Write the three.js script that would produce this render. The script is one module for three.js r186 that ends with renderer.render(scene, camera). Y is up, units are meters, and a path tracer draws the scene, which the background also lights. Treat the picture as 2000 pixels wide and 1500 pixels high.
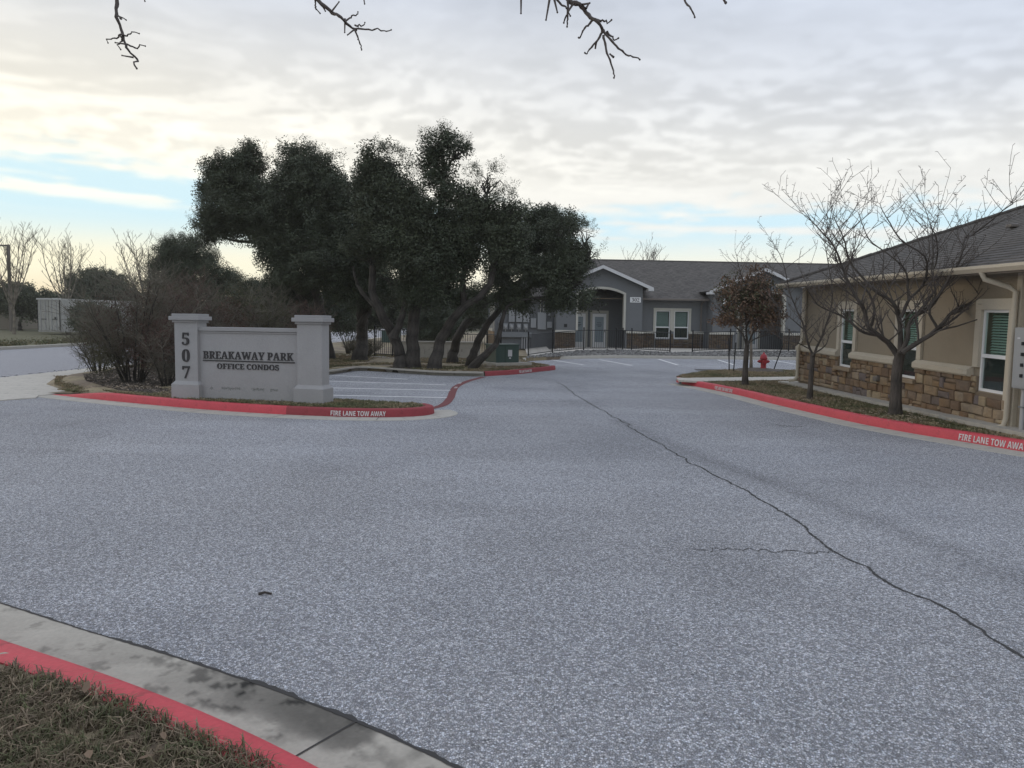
import * as THREE from 'three';
import { mergeGeometries, toCreasedNormals } from 'three/addons/utils/BufferGeometryUtils.js';
import { RoundedBoxGeometry } from 'three/addons/geometries/RoundedBoxGeometry.js';
import { FontLoader } from 'three/addons/loaders/FontLoader.js';
import { TextGeometry } from 'three/addons/geometries/TextGeometry.js';

// ---------------------------------------------------------------- camera, sky, sun, exposure
const scene = new THREE.Scene();
const camera = new THREE.PerspectiveCamera(53.13, 4 / 3, 0.05, 1500);
camera.position.set(0, 1.7, 0);
camera.rotation.order = 'YXZ';
camera.rotation.set(THREE.MathUtils.degToRad(-4.54), 0, THREE.MathUtils.degToRad(0.8));
const renderer = new THREE.WebGLRenderer({ antialias: true });
renderer.toneMapping = THREE.LinearToneMapping;
renderer.toneMappingExposure = 1.14;
renderer.shadowMap.enabled = true;

const SUN_AZ = -0.95, SUN_EL = 0.12;            // to the left of the view, just above the horizon
const sunDir = new THREE.Vector3(Math.sin(SUN_AZ) * Math.cos(SUN_EL), Math.sin(SUN_EL), -Math.cos(SUN_AZ) * Math.cos(SUN_EL));
const sun = new THREE.DirectionalLight(new THREE.Color(1, 0.82, 0.6), 0.5);
sun.position.copy(sunDir).multiplyScalar(120);
sun.castShadow = true; sun.shadow.radius = 30;
Object.assign(sun.shadow.camera, { left: -60, right: 60, top: 60, bottom: -60, near: 1, far: 300 });
sun.shadow.mapSize.set(2048, 2048);
scene.add(sun); scene.add(sun.target);

// ---------------------------------------------------------------- noise
function rng(seed) { let a = seed >>> 0; return () => { a = (a + 0x6D2B79F5) | 0; let t = Math.imul(a ^ (a >>> 15), 1 | a); t = (t + Math.imul(t ^ (t >>> 7), 61 | t)) ^ t; return ((t ^ (t >>> 14)) >>> 0) / 4294967296; }; }
const rnd = rng(7);
const U = (a, b, r = rnd) => a + (b - a) * r();
function h2(i, j, s) { let n = Math.imul(i, 374761393) ^ Math.imul(j, 668265263) ^ Math.imul(s, 1274126177); n = Math.imul(n ^ (n >>> 13), 1274126177); return ((n ^ (n >>> 16)) >>> 0) / 4294967296; }
const sm = t => t * t * (3 - 2 * t);
function vn(x, y, s = 0, per = 0) {
  let i = Math.floor(x), j = Math.floor(y); const u = sm(x - i), v = sm(y - j);
  const w = k => per ? ((k % per) + per) % per : k;
  const i0 = w(i), i1 = w(i + 1), j0 = w(j), j1 = w(j + 1);
  return (h2(i0, j0, s) * (1 - u) + h2(i1, j0, s) * u) * (1 - v) + (h2(i0, j1, s) * (1 - u) + h2(i1, j1, s) * u) * v;
}
function fbm(x, y, o = 4, s = 0, per = 0) { let a = 0.5, f = 1, r = 0, n = 0; for (let k = 0; k < o; k++) { r += a * vn(x * f, y * f, s + k * 17, per ? per * f : 0); n += a; a *= 0.5; f *= 2; } return r / n; }
const clamp = (x, a = 0, b = 1) => Math.min(b, Math.max(a, x));
const ss = (a, b, x) => sm(clamp((x - a) / (b - a)));
const mix = (a, b, t) => a + (b - a) * t;
const mix3 = (a, b, t) => [mix(a[0], b[0], t), mix(a[1], b[1], t), mix(a[2], b[2], t)];

// ---------------------------------------------------------------- sky: low sun left of the view, broken cloud deck
{
  const w = 2048, h = 1024, data = new Float32Array(w * h * 4);
  for (let j = 0; j < h; j++) {
    const el = ((j + 0.5) / h - 0.5) * Math.PI, sy = Math.sin(el), cy = Math.cos(el);
    for (let i = 0; i < w; i++) {
      const th = ((i + 0.5) / w - 0.5) * 2 * Math.PI, dx = Math.cos(th) * cy, dz = Math.sin(th) * cy;
      const cs = dx * sunDir.x + sy * sunDir.y + dz * sunDir.z;
      const az = Math.acos(clamp((dx * sunDir.x + dz * sunDir.z) / (cy * Math.cos(SUN_EL) + 1e-6), -1, 1));   // 0 at the sun
      const near = Math.exp(-Math.pow(az / 0.85, 2)), e = Math.max(0, el) * 180 / Math.PI;
      // clear air
      let c = mix3([0.74, 0.70, 0.62], [0.98, 0.78, 0.48], near);
      c = mix3(c, mix3([0.88, 0.86, 0.74], [0.98, 0.91, 0.66], near), ss(0.8, 3.4, e));
      c = mix3(c, mix3([0.60, 0.79, 0.88], [0.63, 0.82, 0.87], near), ss(3.6, 7.2, e));
      c = mix3(c, [0.36, 0.56, 0.84], ss(10, 60, e));
      // cloud deck, flattened towards the horizon
      const k = 1 / (Math.max(sy, 0) + 0.06), u = dx * k, v = dz * k;
      const wx = fbm(u * 1.1 + 3, v * 1.1, 3, 5) - 0.5, wy = fbm(u * 1.1, v * 1.1 + 9, 3, 8) - 0.5;
      const big = fbm(u * 0.8 + wx * 1.2 + 1.7, v * 0.8 + wy * 1.2, 4, 11);
      const mid = fbm(u * 3.6 + wx * 2.5, v * 4.4 + wy * 2.5, 4, 23);
      const fine = fbm(u * 10.5 + wx * 7, v * 13.0 + wy * 7, 4, 31);
      const edge = 9.9 + 1.2 * (fbm(th * 5, 2.2, 3, 3) - 0.5) - 2.2 * ss(0.45, 1.1, az);
      let cov = ss(edge - 0.6, edge + 1.1, e + (mid - 0.5) * 3.2 + (fine - 0.5) * 1.6);
      cov *= 1 - 0.5 * ss(0.56, 0.70, big) * ss(0.42, 0.66, fine) * ss(9, 13, e);
      const str = ss(0.50, 0.64, fbm(th * 7 + wx, e * 1.5 + th * 3.2, 4, 41)) * ss(edge - 3.2, edge - 1.4, e);
      cov = Math.max(cov, 0.85 * str);
      const warm = near * (1 - ss(10, 24, e));
      let lit = mix3([0.86, 0.855, 0.83], mix3([0.73, 0.745, 0.78], [0.60, 0.64, 0.73], ss(15, 24, e)), ss(9, 17, e));
      lit = mix3(lit, [0.60, 0.67, 0.81], 0.55 * ss(0.75, 1.7, az) * ss(10, 19, e));
      lit = mix3(lit, [1.08, 1.01, 0.85], clamp(warm * 1.15));
      const rise = 1 + 0.32 * ss(28, 80, e);                     // an overcast sky grows brighter to the zenith
      const rip = ss(8, 12, e) * (1 - 0.72 * ss(14, 20, e));
      const tex = 1 + (mid - 0.5) * 0.17 + (ss(0.34, 0.70, fine) - 0.5) * 0.20 * rip + (big - 0.5) * 0.22;
      lit = lit.map((q, n) => 0.95 * q * (tex > 1 ? mix(1, tex, n === 2 ? 0.9 : 1) : tex) * rise);
      c = mix3(c, lit, cov * 0.95);
      if (el < 0) c = mix3(c, [0.2, 0.19, 0.17], ss(0, 0.03, -el));
      const o = (j * w + i) * 4; data[o] = c[0]; data[o + 1] = c[1]; data[o + 2] = c[2]; data[o + 3] = 1;
    }
  }
  const t = new THREE.DataTexture(data, w, h, THREE.RGBAFormat, THREE.FloatType);
  t.mapping = THREE.EquirectangularReflectionMapping; t.magFilter = THREE.LinearFilter; t.minFilter = THREE.LinearFilter;
  t.wrapS = THREE.RepeatWrapping; t.colorSpace = THREE.LinearSRGBColorSpace; t.needsUpdate = true;
  scene.background = t; scene.environment = t;
}
scene.fog = new THREE.FogExp2(new THREE.Color(0.80, 0.78, 0.72), 0.0006);

// ---------------------------------------------------------------- textures
function dataTex(n, fn, srgb = true) {
  const d = new Uint8Array(n * n * 4);
  for (let j = 0; j < n; j++) for (let i = 0; i < n; i++) { const c = fn(i / n, j / n, i, j), o = (j * n + i) * 4; for (let k = 0; k < 3; k++) { let q = clamp(c[k] ?? c[0]); if (srgb) q = q <= 0.0031308 ? q * 12.92 : 1.055 * Math.pow(q, 1 / 2.4) - 0.055; d[o + k] = Math.round(q * 255); } d[o + 3] = 255; }
  const t = new THREE.DataTexture(d, n, n); t.wrapS = t.wrapT = THREE.RepeatWrapping; t.magFilter = THREE.LinearFilter; t.minFilter = THREE.LinearMipmapLinearFilter; t.generateMipmaps = true; t.anisotropy = 8;
  if (srgb) t.colorSpace = THREE.SRGBColorSpace; t.needsUpdate = true; return t;
}
// stone chips bound in grey: cells of about 1 cm, 2.6 m to a tile
const chipN = 250, chipF = (u, v) => {
  const x = u * chipN, y = v * chipN, ci = Math.floor(x), cj = Math.floor(y); let b = 9, b2 = 9, id = 0;
  for (let a = -1; a < 2; a++) for (let c = -1; c < 2; c++) { const i = ((ci + a) % chipN + chipN) % chipN, j = ((cj + c) % chipN + chipN) % chipN; const px = ci + a + h2(i, j, 1), py = cj + c + h2(i, j, 2), q = (px - x) ** 2 + (py - y) ** 2; if (q < b) { b2 = b; b = q; id = h2(i, j, 3); } else if (q < b2) b2 = q; }
  return [id, Math.sqrt(b2) - Math.sqrt(b)];
};
const CN = 2048, chipC = new Float32Array(CN * CN * 2);
for (let j = 0; j < CN; j++) for (let i = 0; i < CN; i++) { const q = chipF(i / CN, j / CN); chipC[(j * CN + i) * 2] = q[0]; chipC[(j * CN + i) * 2 + 1] = q[1]; }
const texAsphalt = dataTex(CN, (u, v, i, j) => { const id = chipC[(j * CN + i) * 2], g = chipC[(j * CN + i) * 2 + 1]; const l = (0.22 + 0.30 * id * id * id + 0.20 * id) * mix(0.28, 1, ss(0.03, 0.30, g)) * (0.9 + 0.2 * vn(u * 90, v * 90, 4, 90)) * 1.12; const t = h2(Math.floor(id * 9999), 5, 5); return [l * (1 + 0.06 * (t - 0.5)), l, l * (1.03 - 0.08 * (t - 0.5))]; });
const bumpAsphalt = dataTex(CN, (u, v, i, j) => { const id = chipC[(j * CN + i) * 2], g = chipC[(j * CN + i) * 2 + 1]; return [ss(0, 0.35, g) * (0.5 + 0.5 * id)]; }, false);
const texConcrete = dataTex(512, (u, v) => { const l = 0.9 + 0.22 * (fbm(u * 6, v * 6, 5, 51, 6) - 0.5) + 0.16 * (fbm(u * 70, v * 70, 2, 55, 70) - 0.5) - 0.25 * ss(0.66, 0.8, fbm(u * 10, v * 10, 4, 58, 10)); return [l, l * 0.99, l * 0.965]; });
const bumpFine = dataTex(512, (u, v) => [fbm(u * 60, v * 60, 3, 61, 60)], false);
const texStucco = dataTex(512, (u, v) => { const l = 0.93 + 0.10 * (fbm(u * 5, v * 5, 4, 66, 5) - 0.5) + 0.12 * (fbm(u * 90, v * 90, 2, 67, 90) - 0.5); return [l, l, l]; });
const texStone = dataTex(512, (u, v) => { const l = 0.82 + 0.5 * (fbm(u * 5, v * 9, 5, 71, 5) - 0.5) + 0.25 * (fbm(u * 40, v * 40, 3, 72, 40) - 0.5), t = fbm(u * 4, v * 4, 3, 75, 4); return [l * (1 + 0.15 * (t - 0.5)), l, l * (1 - 0.3 * (t - 0.5))]; });
const texBark = dataTex(512, (u, v) => { const r = fbm(u * 18, v * 4, 4, 81, 2), l = 0.55 + 0.9 * (r - 0.5) + 0.5 * (fbm(u * 40, v * 16, 3, 84, 8) - 0.5); return [l, l * 0.97, l * 0.93]; });
const texSoil = dataTex(1024, (u, v) => { const a = fbm(u * 9, v * 9, 5, 91, 9), b = fbm(u * 80, v * 80, 3, 95, 80), g = ss(0.42, 0.62, fbm(u * 5, v * 5, 4, 97, 5)); const c = mix3([0.15, 0.115, 0.08], [0.22, 0.18, 0.11], g); const l = 0.55 + 0.7 * a + 0.55 * (b - 0.5); return c.map(q => q * l * 1.25); });
const texShingle = dataTex(512, (u, v) => { const row = Math.floor(v * 16), x = u * 14 + (row % 2) * 0.5 + h2(row, 3, 3), t = h2(((Math.floor(x) % 14) + 14) % 14, row, 9); const l = 0.75 + 0.42 * (t - 0.5) + 0.5 * (fbm(u * 90, v * 90, 2, 99, 90) - 0.5); return [l * 1.02, l, l * 0.97]; });

// ---------------------------------------------------------------- materials
const lin = (r, g, b) => new THREE.Color().setRGB(r, g, b);
const std = (r, g, b, o = {}) => new THREE.MeshStandardMaterial({ color: lin(r, g, b), roughness: 0.9, ...o });
const M = {
  asphalt: new THREE.MeshStandardMaterial({ map: texAsphalt, bumpMap: bumpAsphalt, bumpScale: 0.004, vertexColors: true, roughness: 0.93 }),
  street: std(0.92, 0.92, 0.95, { map: texAsphalt, roughness: 0.93 }),
  crack: std(0.045, 0.043, 0.042), stripe: std(0.86, 0.86, 0.86, { map: texConcrete }),
  concrete: std(0.47, 0.445, 0.40, { map: texConcrete, bumpMap: bumpFine, bumpScale: 0.002 }),
  concreteV: std(0.47, 0.445, 0.40, { map: texConcrete, bumpMap: bumpFine, bumpScale: 0.002, vertexColors: true }),
  walk: std(0.56, 0.53, 0.48, { map: texConcrete, bumpMap: bumpFine, bumpScale: 0.002 }),
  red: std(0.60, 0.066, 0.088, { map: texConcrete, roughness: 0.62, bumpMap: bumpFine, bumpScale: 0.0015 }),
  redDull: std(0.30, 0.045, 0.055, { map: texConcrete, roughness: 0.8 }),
  redBand: std(0.19, 0.055, 0.058, { map: texConcrete }), letter: std(0.72, 0.70, 0.70, { map: texConcrete }),
  soil: std(1, 1, 1, { map: texSoil, bumpMap: texSoil, bumpScale: 0.02 }), mulch: std(0.085, 0.068, 0.054, { map: texConcrete, bumpMap: texSoil, bumpScale: 0.03 }),
  signStucco: std(0.36, 0.352, 0.35, { map: texStucco, bumpMap: bumpFine, bumpScale: 0.003 }),
  signLetter: std(0.035, 0.033, 0.035, { roughness: 0.5, metalness: 0.2 }),
  mildew: std(0.22, 0.225, 0.21),
  tan: std(0.30, 0.252, 0.185, { map: texStucco, bumpMap: bumpFine, bumpScale: 0.003 }),
  trim: std(0.55, 0.49, 0.39, { map: texStucco, bumpMap: bumpFine, bumpScale: 0.002 }),
  grey: std(0.165, 0.172, 0.18, { map: texStucco, bumpMap: bumpFine, bumpScale: 0.003 }),
  greyTrim: std(0.52, 0.50, 0.44, { map: texStucco }), fascia: std(0.60, 0.60, 0.60), brownMetal: std(0.15, 0.13, 0.115, { roughness: 0.5 }),
  white: std(0.78, 0.78, 0.78, { roughness: 0.5 }), blind: std(0.40, 0.50, 0.44, { roughness: 0.7 }), blindGrey: std(0.38, 0.43, 0.43), screen: std(0.03, 0.034, 0.034, { roughness: 0.8 }), dark: std(0.02, 0.02, 0.022),
  glass: new THREE.MeshPhysicalMaterial({ color: lin(0.8, 0.9, 0.86), roughness: 0.02, transmission: 1, thickness: 0, ior: 1.5 }),
  shingle: std(0.118, 0.108, 0.10, { map: texShingle, roughness: 0.95 }), shingleB: std(0.115, 0.105, 0.10, { map: texShingle, roughness: 0.95 }),
  soffit: std(0.22, 0.17, 0.12), mortar: std(0.20, 0.155, 0.11, { map: texConcrete }),
  blackMetal: std(0.012, 0.012, 0.014, { roughness: 0.45, metalness: 0.4 }), boxGrey: std(0.20, 0.21, 0.22, { roughness: 0.5 }), boxLight: std(0.30, 0.31, 0.32, { roughness: 0.5 }), conduit: std(0.40, 0.40, 0.41, { roughness: 0.5, metalness: 0.3 }),
  green: std(0.035, 0.07, 0.06, { roughness: 0.55 }), hydrant: std(0.33, 0.02, 0.03, { roughness: 0.5 }),
  bark: std(0.115, 0.10, 0.088, { map: texBark, bumpMap: texBark, bumpScale: 0.012 }), barkPale: std(0.27, 0.24, 0.20, { map: texBark }), barkDark: std(0.075, 0.067, 0.06, { map: texBark, bumpMap: texBark, bumpScale: 0.02 }), twig: std(0.10, 0.085, 0.075), twigGrey: std(0.125, 0.112, 0.085), twigRed: std(0.12, 0.085, 0.068), overTwig: std(0.16, 0.14, 0.135, { map: texBark }),
  leaf: std(0.036, 0.048, 0.024, { roughness: 0.6, side: THREE.DoubleSide }), leafB: std(0.044, 0.055, 0.029, { roughness: 0.65, side: THREE.DoubleSide }), leafFar: std(0.075, 0.085, 0.055, { roughness: 0.8, side: THREE.DoubleSide }), leafBrown: std(0.16, 0.10, 0.066, { roughness: 0.8, side: THREE.DoubleSide }), leafOlive: std(0.075, 0.072, 0.036, { roughness: 0.8, side: THREE.DoubleSide }), leafRed: std(0.085, 0.045, 0.036, { roughness: 0.8, side: THREE.DoubleSide }),
  blade: new THREE.MeshStandardMaterial({ color: 0xffffff, roughness: 0.9, side: THREE.DoubleSide }), gravel: new THREE.MeshStandardMaterial({ color: 0xffffff, roughness: 0.95 }),
  gravelBed: std(0.14, 0.13, 0.12, { map: texConcrete }), container: std(0.42, 0.42, 0.41, { map: texConcrete, roughness: 0.6 }), rust: std(0.15, 0.09, 0.06), farWall: std(0.26, 0.23, 0.19, { map: texStucco }), farRoof: std(0.10, 0.13, 0.17), field: std(0.12, 0.115, 0.06, { map: texConcrete }), lamp: std(0.5, 0.45, 0.36), paper: std(0.6, 0.6, 0.62),
};
const STONES = [[0.27, 0.175, 0.10], [0.33, 0.235, 0.145], [0.22, 0.135, 0.075], [0.36, 0.27, 0.18], [0.19, 0.125, 0.08], [0.30, 0.20, 0.11], [0.23, 0.165, 0.115], [0.40, 0.31, 0.20], [0.26, 0.17, 0.10], [0.19, 0.15, 0.135]].map(c => std(...c, { map: texStone, bumpMap: texStone, bumpScale: 0.012 }));
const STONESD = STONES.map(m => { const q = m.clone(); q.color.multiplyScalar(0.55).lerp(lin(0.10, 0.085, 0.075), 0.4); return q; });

// ---------------------------------------------------------------- builders
const taken = {};
function numbered(n) { const k = taken[n] = (taken[n] ?? -1) + 1; return k ? `${n}_${String(k).padStart(3, '0')}` : n; }
function tag(o, label, category, group, kind) { if (label) o.userData.label = label; if (category) o.userData.category = category; if (group) o.userData.group = group; if (kind) o.userData.kind = kind; return o; }
function thing(name, label, category, p = [0, 0, 0], turn = 0, group) { const g = new THREE.Group(); g.name = numbered(name); g.position.set(...p); g.rotation.y = turn; scene.add(g); return tag(g, label, category, group); }
function part(parent, name, geo, mat, kind) { const m = new THREE.Mesh(geo.isBuilder ? geo.geo() : geo, mat); m.name = parent === scene ? numbered(name) : name; if (kind) m.userData.kind = kind; parent.add(m); return m; }
const struct = (name, geo, mat, label) => tag(part(scene, name, geo, mat), label, null, null, 'structure');
class B {
  constructor() { this.isBuilder = true; this.p = []; this.n = []; this.t = []; this.i = []; this.m = null; }
  v(x, y, z, nx, ny, nz, u, w) { if (this.m) { const a = new THREE.Vector3(x, y, z).applyMatrix4(this.m), b = new THREE.Vector3(nx, ny, nz).transformDirection(this.m); this.p.push(a.x, a.y, a.z); this.n.push(b.x, b.y, b.z); } else { this.p.push(x, y, z); this.n.push(nx, ny, nz); } this.t.push(u, w); return this.p.length / 3 - 1; }
  poly(pts, uvs) {   // flat convex polygon, counter-clockwise seen from its front
    const A = new THREE.Vector3(...pts[0]), e1 = new THREE.Vector3(...pts[1]).sub(A), e2 = new THREE.Vector3(...pts[2]).sub(A), n = e1.clone().cross(e2).normalize();
    const tx = Math.abs(n.y) > 0.9 ? new THREE.Vector3(1, 0, 0) : new THREE.Vector3(0, 1, 0).cross(n).normalize(), ty = n.clone().cross(tx);
    const b = pts.map((q, k) => { const Q = new THREE.Vector3(...q); return this.v(...q, n.x, n.y, n.z, uvs ? uvs[k][0] : Q.dot(tx), uvs ? uvs[k][1] : Q.dot(ty)); });
    for (let k = 2; k < b.length; k++) this.i.push(b[0], b[k - 1], b[k]); return this;
  }
  box(x, y, z, w, h, d) {   // centre and size
    const X = [x - w / 2, x + w / 2], Y = [y - h / 2, y + h / 2], Z = [z - d / 2, z + d / 2];
    this.poly([[X[0], Y[0], Z[1]], [X[1], Y[0], Z[1]], [X[1], Y[1], Z[1]], [X[0], Y[1], Z[1]]]); this.poly([[X[1], Y[0], Z[0]], [X[0], Y[0], Z[0]], [X[0], Y[1], Z[0]], [X[1], Y[1], Z[0]]]);
    this.poly([[X[1], Y[0], Z[1]], [X[1], Y[0], Z[0]], [X[1], Y[1], Z[0]], [X[1], Y[1], Z[1]]]); this.poly([[X[0], Y[0], Z[0]], [X[0], Y[0], Z[1]], [X[0], Y[1], Z[1]], [X[0], Y[1], Z[0]]]);
    this.poly([[X[0], Y[1], Z[1]], [X[1], Y[1], Z[1]], [X[1], Y[1], Z[0]], [X[0], Y[1], Z[0]]]); this.poly([[X[0], Y[0], Z[0]], [X[1], Y[0], Z[0]], [X[1], Y[0], Z[1]], [X[0], Y[0], Z[1]]]); return this;
  }
  bb(x0, x1, y0, y1, z0, z1) { return this.box((x0 + x1) / 2, (y0 + y1) / 2, (z0 + z1) / 2, x1 - x0, y1 - y0, z1 - z0); }
  tube(pts, r0, r1, sides = 6, cap = true) {
    const P = pts.map(q => q.isVector3 ? q : new THREE.Vector3(...q)), n = P.length; let up = new THREE.Vector3(0.31, 0.2, 0.93).normalize(), len = 0, prev = null;
    for (let k = 0; k < n; k++) {
      const T = P[Math.min(k + 1, n - 1)].clone().sub(P[Math.max(k - 1, 0)]).normalize(); const s = new THREE.Vector3().crossVectors(T, up); if (s.lengthSq() < 1e-4) s.crossVectors(T, new THREE.Vector3(1, 0, 0.1)); s.normalize(); const b = new THREE.Vector3().crossVectors(s, T); up = b.clone().cross(s).lengthSq() ? up : up;
      if (k) len += P[k].distanceTo(P[k - 1]); const r = typeof r0 === 'function' ? r0(k / (n - 1)) : mix(r0, r1, k / (n - 1)); const row = [];
      for (let q = 0; q <= sides; q++) { const a = q / sides * 2 * Math.PI, c = Math.cos(a), d = Math.sin(a), nx = s.x * c + b.x * d, ny = s.y * c + b.y * d, nz = s.z * c + b.z * d; row.push(this.v(P[k].x + nx * r, P[k].y + ny * r, P[k].z + nz * r, nx, ny, nz, q / sides, len)); }
      if (prev) for (let q = 0; q < sides; q++) this.i.push(prev[q], row[q], prev[q + 1], prev[q + 1], row[q], row[q + 1]);
      prev = row;
    }
    if (cap) { const T = P[n - 1].clone().sub(P[n - 2]).normalize(), c = this.v(P[n - 1].x, P[n - 1].y, P[n - 1].z, T.x, T.y, T.z, 0.5, len); for (let q = 0; q < sides; q++) this.i.push(prev[q], c, prev[q + 1]); }
    return this;
  }
  lathe(prof, x, y, z, sides = 20) { const rows = prof.map(([r, h], k) => { const a = prof[Math.max(k - 1, 0)], b = prof[Math.min(k + 1, prof.length - 1)], dr = b[0] - a[0], dh = b[1] - a[1], l = Math.hypot(dr, dh) || 1, o = []; for (let q = 0; q <= sides; q++) { const t = q / sides * 2 * Math.PI; o.push(this.v(x + Math.cos(t) * r, y + h, z + Math.sin(t) * r, Math.cos(t) * dh / l, -dr / l, Math.sin(t) * dh / l, q / sides, h)); } return o; }); for (let k = 1; k < rows.length; k++) for (let q = 0; q < sides; q++) this.i.push(rows[k - 1][q], rows[k][q], rows[k - 1][q + 1], rows[k - 1][q + 1], rows[k][q], rows[k][q + 1]); return this; }
  geo() { const g = new THREE.BufferGeometry(); g.setAttribute('position', new THREE.Float32BufferAttribute(this.p, 3)); g.setAttribute('normal', new THREE.Float32BufferAttribute(this.n, 3)); g.setAttribute('uv', new THREE.Float32BufferAttribute(this.t, 2)); g.setIndex(this.i); return g; }
}
const bx = (x, y, z, w, h, d) => new B().box(x, y, z, w, h, d);
function slab(outline, y, thick = 0, uvs = 1) {   // outline in plan [[x,z],...]; a sheet at y with a skirt going down by thick
  const sh = new THREE.Shape(outline.map(([x, z]) => new THREE.Vector2(x, -z)));
  const g = thick ? new THREE.ExtrudeGeometry(sh, { depth: thick, bevelEnabled: false }) : new THREE.ShapeGeometry(sh); g.rotateX(-Math.PI / 2); g.translate(0, y - thick, 0);
  const p = g.attributes.position, uv = g.attributes.uv; for (let k = 0; k < p.count; k++) uv.setXY(k, p.getX(k) * uvs, p.getZ(k) * uvs); return g;
}
const curve = (pts, n) => new THREE.CatmullRomCurve3(pts.map(([x, z]) => new THREE.Vector3(x, 0, z)), false, 'centripetal').getSpacedPoints(n);
function offsetAt(P, k) { const T = P[Math.min(k + 1, P.length - 1)].clone().sub(P[Math.max(k - 1, 0)]).normalize(); return new THREE.Vector3(-T.z, 0, T.x); }   // points to the right of travel
function sweep(P, prof, a, b, lift = () => 1) {   // profile [offset to the right, height] along points a..b
  const g = new B(); let len = 0;
  for (let k = a; k < b; k++) {
    const n0 = offsetAt(P, k), n1 = offsetAt(P, k + 1), l1 = len + P[k].distanceTo(P[k + 1]); let s = 0;
    for (let q = 0; q + 1 < prof.length; q++) { const [o0, h0] = prof[q], [o1, h1] = prof[q + 1], ds = Math.hypot(o1 - o0, h1 - h0); const f = (p, n, o, h, kk) => [p.x + n.x * o, h * (h > 0.01 ? lift(kk) : 1), p.z + n.z * o]; g.poly([f(P[k], n0, o0, h0, k), f(P[k + 1], n1, o0, h0, k + 1), f(P[k + 1], n1, o1, h1, k + 1), f(P[k], n0, o1, h1, k)].reverse(), [[len, s], [l1, s], [l1, s + ds], [len, s + ds]].reverse()); s += ds; }
    len = l1;
  }
  let ge = g.geo(); ge = ge.toNonIndexed(); return toCreasedNormals(ge, 0.9);
}
const font = { serif: await new FontLoader().loadAsync('fonts/droid/droid_serif_bold.typeface.json'), sans: await new FontLoader().loadAsync('fonts/droid/droid_sans_bold.typeface.json') };
function text(str, size, depth, f = 'serif', wide = 1) { const g = new TextGeometry(str, { font: font[f], size, depth, curveSegments: 4, bevelEnabled: false }); g.computeBoundingBox(); const b = g.boundingBox; g.translate(-(b.min.x + b.max.x) / 2, 0, 0); g.scale(wide, 1, 1); return g; }
function textWidth(g) { g.computeBoundingBox(); return g.boundingBox.max.x - g.boundingBox.min.x; }

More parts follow.
